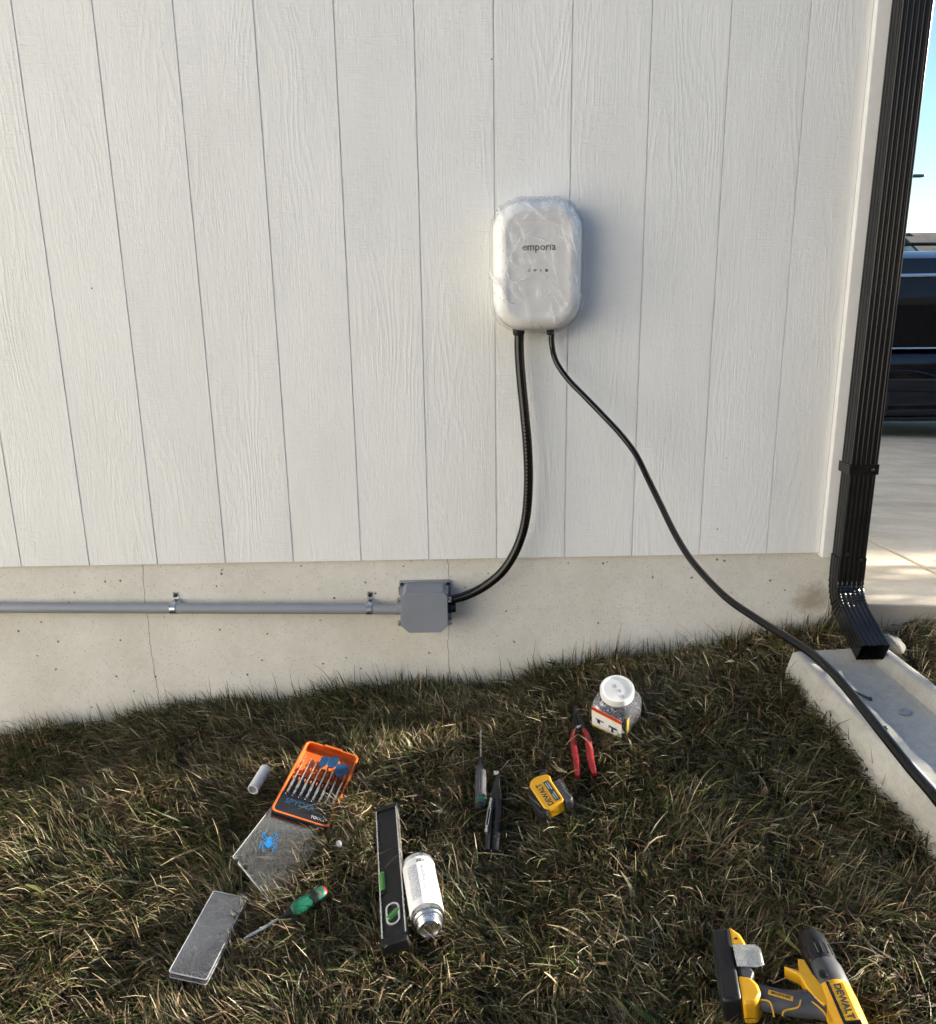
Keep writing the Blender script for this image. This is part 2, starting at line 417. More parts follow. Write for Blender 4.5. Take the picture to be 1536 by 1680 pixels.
FOOT = []    # footprints kept clear of tall blades: (x, y, radius)
def foot(p, q, r):
    d_ = (q - p).length; n = max(1, int(d_ / (r * .7)))
    for i in range(n + 1):
        c = p.lerp(q, i / n); FOOT.append((c.x, c.y, r))

# ------------------------------------------------------------------ ground sheet
def vnoise(x, y, s, seed=0):
    """cheap smooth value noise on arrays"""
    r = np.random.default_rng(seed); tab = r.random((256, 256))
    x = x * s; y = y * s; xi = np.floor(x).astype(int); yi = np.floor(y).astype(int); fx = x - xi; fy = y - yi
    fx = fx * fx * (3 - 2 * fx); fy = fy * fy * (3 - 2 * fy)
    g = lambda a, b: tab[a % 256, b % 256]
    return (g(xi, yi) * (1 - fx) + g(xi + 1, yi) * fx) * (1 - fy) + (g(xi, yi + 1) * (1 - fx) + g(xi + 1, yi + 1) * fx) * fy
def soil(x, y):
    z = lawn(x, y) - .045 + (vnoise(x, y, 7, 3) - .5) * .03
    inside = (y > .02)
    return np.where(inside, np.where(y > 12, -.9, -.75), z)
def build_ground():
    xs = np.unique(np.concatenate([np.linspace(-4, 4, 161), np.linspace(-20, -4, 12), np.linspace(4, 20, 12), [-600, -200, -60, 60, 200, 600]]))
    ys = np.unique(np.concatenate([np.linspace(-4, 0.02, 81), [.03, .1, 1, 3, 6, 9, 12, 13, 30, 80, 200, 600], np.linspace(-30, -4, 14), [-600, -200, -60]]))
    X_, Y_ = np.meshgrid(xs, ys); Z_ = soil(X_, Y_)
    v = np.stack([X_, Y_, Z_], -1).reshape(-1, 3); nx = len(xs)
    f = [(j * nx + i, j * nx + i + 1, (j + 1) * nx + i + 1, (j + 1) * nx + i) for j in range(len(ys) - 1) for i in range(nx - 1)]
    me = bpy.data.meshes.new('ground'); me.from_pydata(v.tolist(), [], f); me.materials.append(M['soil'])
    me.polygons.foreach_set('use_smooth', [True] * len(me.polygons))
    o = bpy.data.objects.new('ground', me); COL.objects.link(o); o['kind'] = 'structure'
build_ground()

# ------------------------------------------------------------------ the house wall
XC = 1.165                                    # the corner of the house
ZS = .428                                     # bottom edge of the siding
house = thing('house', 'white woodgrain garage wall on a pale concrete foundation', 'house', Vector((-1.5, 3, 0)))
def hobj(name, bm, m, **k):
    o = obj(name, bm, m, **k); o.parent = house; o.matrix_parent_inverse = house.matrix_world.inverted(); return o
def build_siding():
    gw, gd = .0021, .0026
    gs = [-1.116 + .2032 * k for k in range(-25, 11)]
    prof = [(-6.3, 0.0)]
    bm = newbm()
    xs = [(-6.3, 0)]
    for g in gs: xs += [(g - gw, 0), (g - gw * .75, gd), (g + gw * .75, gd), (g + gw, 0)]
    xs.append((1.075, 0))
    lo = [bm.verts.new((x, y, ZS)) for x, y in xs]; hi = [bm.verts.new((x, y, 3.3)) for x, y in xs]
    for i in range(len(xs) - 1):
        f = bm.faces.new((lo[i], lo[i + 1], hi[i + 1], hi[i]))
        f.material_index = 1 if (i % 4) in (1, 2, 3) else 0
    bl = [bm.verts.new((x, .012, ZS)) for x, y in (xs[0], xs[-1])]
    # bottom edge thickness
    for i in range(len(xs) - 1):
        a = bm.verts.new((xs[i][0], .014, ZS)); b = bm.verts.new((xs[i + 1][0], .014, ZS))
        bm.faces.new((lo[i], a, b, lo[i + 1]))
    hobj('siding', bm, ['siding', 'groove'], smooth=False)
    bm = newbm(); box(bm, 1.0762, XC, -.019, .012, ZS - .012, 3.3)
    hobj('corner_board', bm, 'trim', bevel=.003, smooth=False)
    bm = newbm(); box(bm, XC - .028, XC, .0125, .09, ZS - .012, 3.3); hobj('corner_board', bm, 'trim', smooth=False)
    bm = newbm(); box(bm, -6.3, XC - .0285, .0145, .25, -1.2, ZS + .02)
    hobj('foundation', bm, 'foundation', smooth=False)
    # core of the building, garage door side
    bm = newbm(); box(bm, -6.3, XC - .03, .0905, 7.0, ZS + .021, 3.3); hobj('side_wall', bm, 'house_paint', smooth=False)
    bm = newbm(); box(bm, -6.3, XC - .031, .251, 7.0, -1.2, ZS + .02); hobj('foundation', bm, 'foundation', smooth=False)
    bm = newbm(); box(bm, XC - .029, XC - .01, 1.0, 5.9, .1, 2.4)
    for k in range(1, 4): box(bm, XC - .0095, XC - .004, 1.0, 5.9, .1 + k * .575 - .01, .1 + k * .575 + .01)
    hobj('garage_door', bm, 'house_paint', smooth=False)
    bm = newbm()
    loft(bm, [[(-6.7, -.35, 3.31), (XC + .35, -.35, 3.31), (XC + .35, 7.35, 3.31), (-6.7, 7.35, 3.31)],
              [(-6.7, -.35, 3.48), (XC + .35, -.35, 3.48), (XC + .35, 7.35, 3.48), (-6.7, 7.35, 3.48)],
              [(-3.3, 3.4, 5.2), (-2.1, 3.4, 5.2), (-2.1, 3.6, 5.2), (-3.3, 3.6, 5.2)]])
    hobj('roof', bm, 'roof', smooth=False)
build_siding()

# ------------------------------------------------------------------ driveway
def drive_z(x, y): return .262 - .045 * y - .045 * (x - 1.2)
def build_drive():
    def slab(x0, x1, y0, y1):
        bm = newbm(); n = 2
        t = [bm.verts.new((x, y, drive_z(x, y))) for x, y in ((x0, y0), (x1, y0), (x1, y1), (x0, y1))]
        b = [bm.verts.new((x, y, drive_z(x, y) - .14)) for x, y in ((x0, y0), (x1, y0), (x1, y1), (x0, y1))]
        bm.faces.new(t); bm.faces.new(b[::-1])
        for i in range(4): bm.faces.new((b[i], b[(i + 1) % 4], t[(i + 1) % 4], t[i]))
        return bm
    bm = newbm(); first = True
    parts = [(XC + .006, 1.652, .0, 7.2), (1.664, 4.9, .0, 3.5), (1.664, 4.9, 3.51, 7.2), (4.91, 8.2, 0, 3.5), (4.91, 8.2, 3.51, 7.2), (8.21, 11.4, 0, 3.5), (8.21, 11.4, 3.51, 7.2)]
    allb = newbm()
    for p in parts:
        b = slab(*p); me = bpy.data.meshes.new('t'); b.to_mesh(me); b.free(); allb.from_mesh(me); bpy.data.meshes.remove(me)
    o = obj('driveway', allb, 'driveway', smooth=False, bevel=.006); o['kind'] = 'structure'
    # the base layer seen in the joints
    bm = slab(XC + .007, 11.3, .01, 7.1)
    for v in bm.verts: v.co.z -= .012
    o = obj('driveway_base', bm, 'driveway', smooth=False); o['kind'] = 'structure'
build_drive()

# ------------------------------------------------------------------ EV charger
def build_charger():
    cx, cz, w, h, D = .2125, 1.266, .236, .335, .098
    root = thing('ev_charger', 'white wall-mounted car charger box under crinkled clear film', 'car charger', Vector((cx, 0, cz)))
    bm = newbm()
    rings = []
    for (y, s, rr) in ((-.001, -.012, .072), (-.012, -.006, .078), (-.035, -.002, .080), (-.066, 0, .082), (-.082, -.006, .078), (-.092, -.016, .070), (-.097, -.030, .056)):
        rings.append([(p[0], y, p[1]) for p in rrect(w + 2 * s, h + 2 * s, rr, 8)])
    # inner dished panel, a little narrower at the bottom
    for (y, s, rr) in ((-.0972, -.036, .048), (-.0952, -.041, .044), (-.0948, -.050, .038)):
        rings.append([(p[0], y, p[1]) for p in rrect(w + 2 * s, h + 2 * s, rr, 8)])
    loft(bm, rings)
    obj('housing', bm, 'charger', root, angle=60)
    bm = newbm()
    prism(bm, rrect(.118, .016, .007, 4, 0, .121), 0, .002)
    o = obj('top_lip', bm, 'charger', root, bevel=.0006)
    o.matrix_local = Matrix.Translation((0, -.0948, 0)) @ Matrix.Rotation(R(90), 4, 'X')
    RX = Matrix.Rotation(R(90), 4, 'X')
    text_obj('logo_lettering', 'empor\u00eda', .0265, 'ink', root, T3(.002, -.0952, .047) @ RX, .0004, .0002)
    # four status icons
    def icon(bm):
        o = obj('status_icon', bm, 'ink', root, smooth=False); return o
    def ring(bm, r0, r1, a0, a1, cxx, n=20, cyy=0):
        for i in range(n):
            a, b = R(a0 + (a1 - a0) * i / n), R(a0 + (a1 - a0) * (i + 1) / n)
            q = [(cxx + r * math.cos(t), cyy + r * math.sin(t), 0) for r, t in ((r0, a), (r1, a), (r1, b), (r0, b))]
            bm.faces.new([bm.verts.new(p) for p in q])
    zi = -.012
    bm = newbm(); ring(bm, .0024, .0036, 115, 425, 0); box(bm, -.0005, .0005, .001, .0042, 0, .0001)
    icon(bm).matrix_local = T3(-.0235, -.0951, zi) @ RX
    bm = newbm()
    for r0, r1 in ((.0, .0018), (.0032, .0050), (.0062, .0080)): ring(bm, r0 + 1e-5, r1, 45, 135, 0, 10, -.0045)
    icon(bm).matrix_local = T3(-.0080, -.0951, zi) @ RX
    bm = newbm()
    bm.faces.new([bm.verts.new(p) for p in ((.001, .0045, 0), (-.003, -.0008, 0), (-.0002, -.0008, 0))]); bm.faces.new([bm.verts.new(p) for p in ((-.001, -.0045, 0), (.003, .0008, 0), (.0002, .0008, 0))])
    bm.faces.new([bm.verts.new(p) for p in ((-.0022, -.0008, 0), (.0002, -.0008, 0), (.0022, .0008, 0), (-.0002, .0008, 0))])
    icon(bm).matrix_local = T3(.0070, -.0951, zi) @ RX
    bm = newbm(); ring(bm, .0014, .0040, 0, 360, 0); box(bm, -.0004, .0004, -.002, .002, 0, .0001)
    icon(bm).matrix_local = T3(.0225, -.0951, zi) @ RX
    # cable glands
    for gx, r in ((-.0475, .0165), (.040, .011)):
        bm = newbm(); lathe(bm, [(r, 0), (r, -.014), (r * .85, -.02)], 'z', 18)
        o = obj('cable_gland', bm, 'black_plastic', root); o.matrix_local = T3(gx, -.048, -h / 2 + .006)
    # film: a loose crumpled skin over the front and sides
    rg = np.random.default_rng(11)
    lines = []
    for _ in range(105):
        p = rg.uniform(-1, 1, 2); a = rg.normal(R(112), .5) if rg.random() < .65 else rg.uniform(0, math.pi)
        lines.append((p, a, rg.uniform(.2, .8), rg.uniform(.012, .040), rg.uniform(.4, 1) * (1 if rg.random() < .75 else -1)))
    NP = 30
    path = [(.0035, -.004), (.005, -.02), (.006, -.04), (.006, -.06), (.004, -.075), (-.001, -.087), (-.010, -.096), (-.024, -.1012)]
    fine_path = []
    for (s0, y0), (s1, y1) in zip(path, path[1:]):
        for k in range(5): fine_path.append((s0 + (s1 - s0) * k / 5, y0 + (y1 - y0) * k / 5, 1.0))
    fine_path += [(-.024, -.1012 , 1 - k / 62) for k in range(61)]
    def even(pts, n=220):
        a = np.array(pts + [pts[0]]); L_ = np.concatenate([[0], np.cumsum(np.linalg.norm(np.diff(a, axis=0), axis=1))]); t_ = np.linspace(0, L_[-1], n, endpoint=False)
        return np.stack([np.interp(t_, L_, a[:, 0]), np.interp(t_, L_, a[:, 1])], 1)
    XYZ = np.array([[(q[0] * kk, yy, q[1] * kk) for q in even(rrect(w + 2 * ss, h + 2 * ss, max(.03, .082 + ss), NP))] for ss, yy, kk in fine_path])
    Uo = XYZ[..., 0] / (w / 2); Vo = XYZ[..., 2] / (h / 2)
    Hh = np.zeros_like(Uo)
    for p, a, L, wd, am in lines:
        dx, dy = (Uo - p[0]), (Vo - p[1]) * 1.4
        s_ = dx * math.cos(a) + dy * math.sin(a); q = -dx * math.sin(a) + dy * math.cos(a) + .15 * s_ * s_ * np.sign(am)
        nw = am * np.exp(-np.abs(q) / wd) * np.clip(1 - np.abs(s_) / L, 0, 1) ** .6
        Hh = np.where(np.abs(nw) > np.abs(Hh), nw, Hh)
    f1 = vnoise(Uo + 5, Vo + 5, 3.2, 5) + .5 * vnoise(Uo + 5, Vo + 5, 9, 6)
    side = np.array([1.0 if i < 30 else 0.0 for i in range(len(fine_path))])[:, None]
    disp = np.clip(np.abs(Hh), 0, 1.5) * .0062 + f1 * .0030
    disp = disp * np.minimum(1, np.arange(len(fine_path))[:, None] / 6 + .25)
    nr = np.sqrt(XYZ[..., 0] ** 2 + XYZ[..., 2] ** 2) + 1e-6
    XYZ[..., 0] += side * disp * XYZ[..., 0] / nr; XYZ[..., 2] += side * disp * XYZ[..., 2] / nr * .6; XYZ[..., 1] -= disp * (1 - side * .6)
    bm = newbm(); vs = [[bm.verts.new(p) for p in row] for row in XYZ.tolist()]; n_ = len(vs[0])
    for A_, B_ in zip(vs, vs[1:]):
        for i in range(n_): bm.faces.new((A_[i], A_[(i + 1) % n_], B_[(i + 1) % n_], B_[i]))
    bm.faces.new(vs[-1])
    f = obj('plastic_film', bm, 'film', None, angle=180); f.location = (cx, 0, cz)
    fold_glint = np.clip((np.abs(Hh) - .36) / .35, 0, 1) * np.clip(.35 + 1.1 * (f1 / 1.5), 0, 1)  # crease highlights put into the film as white haze along its folds
    ca = f.data.color_attributes.new('Fold', 'FLOAT_COLOR', 'POINT')
    fc = np.repeat(fold_glint.reshape(-1, 1), 4, 1); ca.data.foreach_set('color', fc.astype(np.float32).ravel())
    tag(f, 'crinkled clear plastic film wrapped over the white charger', 'plastic film')
    # loose torn bottom edge of the film
    bm = newbm(); rows = []
    for j in range(7):
        rows.append([bm.verts.new((-.02 + i * .0085 + random.uniform(-.002, .002), -.055 + .018 * math.sin(i * 1.3 + j * .8) + random.uniform(-.004, .004), -.160 - j * .006 + .004 * math.sin(i * 2.1) * (j > 4))) for i in range(13)])
    for a, b in zip(rows, rows[1:]):
        for i in range(12): bm.faces.new((a[i], a[i + 1], b[i + 1], b[i]))
    obj('torn_edge', bm, 'film', f)
build_charger()

# ------------------------------------------------------------------ black cables
def build_cables():
    pts = [(852, 540, -.048), (852, 575, -.05), (855, 620, -.055), (861, 680, -.062), (866, 740, -.066), (867, 800, -.068), (862, 855, -.068), (848, 900, -.066),
           (825, 937, -.062), (795, 962, -.058), (765, 977, -.054), (736, 985, -.05)]
    pp = catmull([PY(*p) for p in pts], 30)
    bm = newbm(); n = len(pp)
    tube(bm, pp, .0132, 16, rf=lambda t: .0134 + .00018 * math.sin(t * n * math.pi * .66))
    o = obj('flexible_conduit', bm, 'cable', angle=180)
    tag(o, 'thick black flexible conduit curving from the charger to the grey box', 'conduit')
    pts = [(903, 540, 2.30), (904, 562, 2.29), (912, 592, 2.28), (932, 622, 2.27), (960, 651, 2.25), (990, 682, 2.23), (1018, 712, 2.19), (1043, 745, 2.15), (1063, 785, 2.1), (1083, 826, 2.04), (1106, 873, 1.96),
           (1130, 913, 1.88), (1160, 949, 1.79), (1195, 983, 1.70), (1240, 1014, 1.62), (1290, 1045, 1.53), (1330, 1071, 1.46), (1365, 1102, 1.39), (1402, 1145, 1.32), (1447, 1202, 1.24), (1495, 1262, 1.17), (1540, 1315, 1.1), (1600, 1400, 1.04)]
    p3 = [PD(*p) for p in pts]
    p3[0].y = -.048; p3[1].y = -.05
    e = p3[-1]
    p3 += [Vector((e.x + .12, e.y - .12, e.z - .28)), Vector((e.x + .38, e.y - .2, float(lawn(e.x + .38, e.y - .2)) + .02)), Vector((e.x + .9, e.y - .15, float(lawn(e.x + .9, e.y - .15)) + .01))]
    bm = newbm(); tube(bm, catmull(p3, 10), .0078, 14)
    o = obj('charging_cable', bm, 'cable', angle=180)
    tag(o, 'long thin black charging cable sweeping down to the right from the charger', 'cable')
build_cables()

# ------------------------------------------------------------------ junction box, conduit, straps
def build_box():
    root = thing('junction_box', 'grey plastic electrical junction box on the concrete foundation', 'junction box', Vector((-.115, .0145, .29)))
    Y0 = .0145
    L = lambda o: o
    # local coords: x right, z up, y towards the wall (front negative)
    def oct_(w, h, ct, cb, cz=0):
        return [(-w / 2 + cb, -h / 2), (w / 2 - cb, -h / 2), (w / 2, -h / 2 + cb), (w / 2, h / 2 - ct), (w / 2 - ct, h / 2), (-w / 2 + ct, h / 2), (-w / 2, h / 2 - ct), (-w / 2, -h / 2 + cb)]
    RX = Matrix.Rotation(R(90), 4, 'X')
    bm = newbm(); prism(bm, rrect(.157, .135, .006, 4), 0, .006)
    o = obj('mounting_flange', bm, 'grey_pvc', root, bevel=.001); o.matrix_local = T3(0, -.0005, .001) @ RX
    bm = newbm(); prism(bm, oct_(.136, .124, .012, .018), 0, .082, taper=.985)
    o = obj('box_body', bm, 'grey_pvc', root, bevel=.002, smooth=False); o.matrix_local = T3(0, -.0066, .0) @ RX
    bm = newbm(); prism(bm, oct_(.140, .127, .014, .022), 0, .011, taper=.985)
    o = obj('cover', bm, 'grey_pvc_dark', root, bevel=.0015, smooth=False); o.matrix_local = T3(0, -.089, .0) @ RX
    for sx in (-1, 1):
        for sz in (-1, 1):
            bm = newbm(); prism(bm, rrect(.014, .016, .004, 3), 0, .010)
            e = obj('screw_ear', bm, 'grey_pvc', root, bevel=.001); e.matrix_local = T3(sx * .0735, -.083, sz * .036 + .0) @ RX
            bm = newbm(); lathe(bm, [(.0042, 0), (.0042, .0022), (.0015, .0024)], 'z', 14)
            s = obj('screw', bm, 'steel', e); s.matrix_local = T3(0, 0, .0102)
            bm = newbm(); lathe(bm, [(.0052, 0), (.0052, .003), (.0036, .0045)], 'z', 14)
            s = obj('anchor_screw', bm, 'dark_steel', root); s.matrix_local = T3(sx * .0705, -.0068, sz * .058) @ RX
        # gusset ribs at the two flange sides
        bm = newbm(); prism(bm, [(0, 0), (.075, 0), (.075, .004), (.01, .010)], -.0015, .0015)
        g = obj('side_rib', bm, 'grey_pvc', root); g.matrix_local = T3(sx * .0705, -.0068, .052) @ Matrix.Rotation(R(-90), 4, 'Z') @ Matrix.Rotation(R(180), 4, 'X')
    bm = newbm(); lathe(bm, [(.0205, -.088), (.0205, -.066)], 'x', 24); o = obj('conduit_hub', bm, 'grey_pvc', root, bevel=.001); o.matrix_local = T3(0, -.040, -.006)
    bm = newbm(); lathe(bm, [(.0185, .069), (.0185, .080), (.0165, .081), (.0165, .09), (.0145, .093)], 'x', 8, ); o = obj('conduit_connector', bm, 'black_plastic', root, smooth=False, bevel=.001)
    o.matrix_local = T3(0, -.058, -.0)
    # rigid conduit
    a = PY(655, 997, -.012); b = PY(-60, 998, -.012)
    a = Vector((a.x - .0, -.0245, a.z)); b = Vector((b.x, -.006, b.z)); d2 = (b - a).normalized()
    bm = newbm(); tube(bm, [a, b + d2 * 2.5], .0158, 24)
    o = obj('rigid_conduit', bm, 'grey_pvc'); tag(o, 'long straight grey conduit pipe running left from the grey box', 'conduit pipe')
    for px, lab in ((286, 'small zinc strap with its screw up, on the left half of the grey pipe'), (607, 'small zinc strap with its screw up, on the grey pipe close to the box')):
        c = PY(px, 997, -.01); tt = (c.x - a.x) / (b.x - a.x); c = a.lerp(b, tt)
        st = thing('conduit_strap', lab, 'pipe strap', frame(c, Vector((1, 0, 0)), Vector((0, -.995, .05))), 'zinc straps on the grey pipe')
        # local: x along the pipe, y = up the wall (z cross), z = away from the wall
        bm = newbm(); rings = []
        sy = 1 if (st.matrix_world.to_3x3() @ Vector((0, 1, 0))).z > 0 else -1
        prof = []
        back_z = -(.0145 - c.y) + .001
        prof.append((.044, back_z)); prof.append((.022, back_z)); prof.append((.0172, -.004))
        for k in range(0, 9): a_ = R(-8 + k * 196 / 8); prof.append((.0167 * math.cos(a_), .0167 * math.sin(a_)))
        for sgn in (1,):
            for (y, z) in prof:
                n = Vector((y, z)); 
                rings.append([(-.0085, sy * y, z), (.0085, sy * y, z), (.0085, sy * y * 1.0 + (0 if z < -.003 and y > .02 else sy * y * .09), z + (.0016 if y > .02 else z * .09)), (-.0085, sy * y + (0 if z < -.003 and y > .02 else sy * y * .09), z + (.0016 if y > .02 else z * .09))])
        loft(bm, rings); obj('strap_band', bm, 'steel', st, bevel=.0006)
        bm = newbm(); lathe(bm, [(.0155, 0), (.0155, .0004)], 'z', 10) if False else None
        lathe(bm, [(.0066, 0), (.0066, .003), (.004, .0052)], 'z', 6)
        s = obj('screw', bm, 'dark_steel', st, smooth=False); s.matrix_local = T3(0, sy * .033, back_z + .0018)
        bm = newbm(); prism(bm, rrect(.017, .016, .006, 4), 0, .0022); s = obj('screw_tab', bm, 'steel', st); s.matrix_local = T3(0, sy * .036, back_z + .0002)
build_box()

# ------------------------------------------------------------------ downspout
def build_downspout():
    root = thing('downspout', 'black ribbed metal downspout at the corner of the house', 'downspout', Vector((1.137, -.062, .9)))
    inv = root.matrix_world.inverted()
    w, dpt = .079, .061
    def ring_pts():
        pts = []
        def side(p, q, nr, depth, n):
            L = (q - p).length; t_ = (q - p) / L
            nn = Vector((-t_.y, t_.x))
            out = [p + t_ * .005 + nn * 0]
            m_ = (L - .010) / nr
            for i in range(nr):
                s = .005 + i * m_
                out += [p + t_ * (s + m_ * .25), p + t_ * (s + m_ * .4) + nn * depth, p + t_ * (s + m_ * .6) + nn * depth, p + t_ * (s + m_ * .75)]
            out.append(q - t_ * .005)
            return out
        c = [Vector((-w / 2, -dpt / 2)), Vector((w / 2, -dpt / 2)), Vector((w / 2, dpt / 2)), Vector((-w / 2, dpt / 2))]
        for i in range(4):
            pts += side(c[i], c[(i + 1) % 4], 5 if i % 2 == 0 else 3, .0012, 0)
            q = c[(i + 1) % 4]; ctr_ = Vector((q.x - math.copysign(.005, q.x), q.y - math.copysign(.005, q.y))); a0 = math.atan2((c[(i + 1) % 4] - c[i]).y, (c[(i + 1) % 4] - c[i]).x) - math.pi / 2
            for k_ in (1, 2, 3, 4): a_ = a0 + math.pi / 2 * k_ / 5; pts.append(ctr_ + Vector((math.cos(a_), math.sin(a_))) * .005)
        return pts
    prof = ring_pts()
    def at(cx, cy, cz, ang, k=1.0):
        # tilt about x axis by ang (0 = vertical going down)
        res = []
        for p in prof:
            v = Vector((p.x * k, p.y * k, 0)); v = Matrix.Rotation(ang, 3, 'X') @ v
            res.append(Vector((cx, cy, cz)) + v)
        return res
    cy0 = -.0195 - .008 - dpt / 2
    xb = lambda z: 1.1375 + .009 * (z - .4) / 1.5
    def dobj(name, bm, m, **k):
        o = obj(name, bm, m, **k); o.parent = root; o.matrix_parent_inverse = inv; return o
    bm = newbm(); loft(bm, [at(xb(z), cy0, z, 0) for z in (3.6, .70)]); dobj('pipe', bm, 'downspout', angle=25)
    bm = newbm(); loft(bm, [at(xb(z), cy0, z, 0, .965) for z in (.70, .39)]); dobj('lower_pipe', bm, 'downspout', angle=25)
    # straps
    for z, hgt in ((.685, .030),):
        bm = newbm()
        box(bm, xb(z) - w / 2 - .0022, xb(z) + w / 2 + .0022, cy0 - dpt / 2 - .0022, cy0 - dpt / 2 - .0006, z, z + hgt)
        box(bm, xb(z) - w / 2 - .0022, xb(z) - w / 2 - .0004, cy0 - dpt / 2 - .0006, -.02, z, z + hgt)
        box(bm, xb(z) + w / 2 + .0004, xb(z) + w / 2 + .0022, cy0 - dpt / 2 - .0006, -.02, z, z + hgt)
        dobj('strap', bm, 'downspout', bevel=.0006, smooth=False)
    for sx, z in ((.022, .700), (.020, .432), (-.022, .45)):
        bm = newbm(); lathe(bm, [(.0042, 0), (.0042, -.003), (.002, -.0042)], 'y', 12)
        o = dobj('rivet', bm, 'dark_steel'); o.matrix_world = T3(xb(z) + sx, cy0 - dpt / 2 - .0026, z)
    # elbow: crimped collar then curved ribs towards the lawn
    bm = newbm(); rings = []
    zt = .435
    rings.append(at(xb(.4), cy0, zt, 0, 1.02)); rings.append(at(xb(.4), cy0, .370, 0, 1.02))
    ang = 0; y, z = cy0, .365
    steps = 8; A = R(66); rad = .095
    rings.append(at(xb(.4), y, z, 0, 1.0))
    for i in range(1, steps + 1):
        a = A * i / steps
        yy = cy0 - rad * (1 - math.cos(a)); zz = 0.365 - rad * math.sin(a)
        rings.append(at(xb(.4), yy, zz, -a, 1.035)); rings.append(at(xb(.4), yy - .0022 * math.sin(a), zz - .0022 * math.cos(a), -a, .99))
    dv = Vector((0, -math.sin(A), -math.cos(A)))
    p = Vector((xb(.4), cy0 - rad * (1 - math.cos(A)), 0.365 - rad * math.sin(A))); 
    q = p + dv * .150
    rings.append(at(q.x, q.y, q.z, -A, 1.0))
    loft(bm, rings, cap=False)
    # inner skin so the open outlet has thickness
    rin = [[v for v in at(q.x, q.y, q.z, -A, .965)], [v for v in at(p.x, p.y, p.z, -A, .965)]]
    loft(bm, rin, cap=False)
    o = dobj('elbow', bm, 'downspout', smooth=False)
    bm = newbm(); e = at(p.x, p.y, p.z, -A, .96); bm.faces.new([bm.verts.new(v) for v in e]); dobj('outlet_interior', bm, 'black_rubber', smooth=False)
    # lip round the outlet
    bm = newbm(); a_ = at(q.x, q.y, q.z, -A, 1.012); b_ = [v + dv * .003 for v in a_]; c_ = [v + dv * .003 for v in at(q.x, q.y, q.z, -A, .95)]; d_ = [v for v in at(q.x, q.y, q.z, -A, .95)]
    loft(bm, [a_, b_, c_, d_], cap=False); dobj('outlet_lip', bm, 'downspout', smooth=False)
    return q
OUTLET = build_downspout()

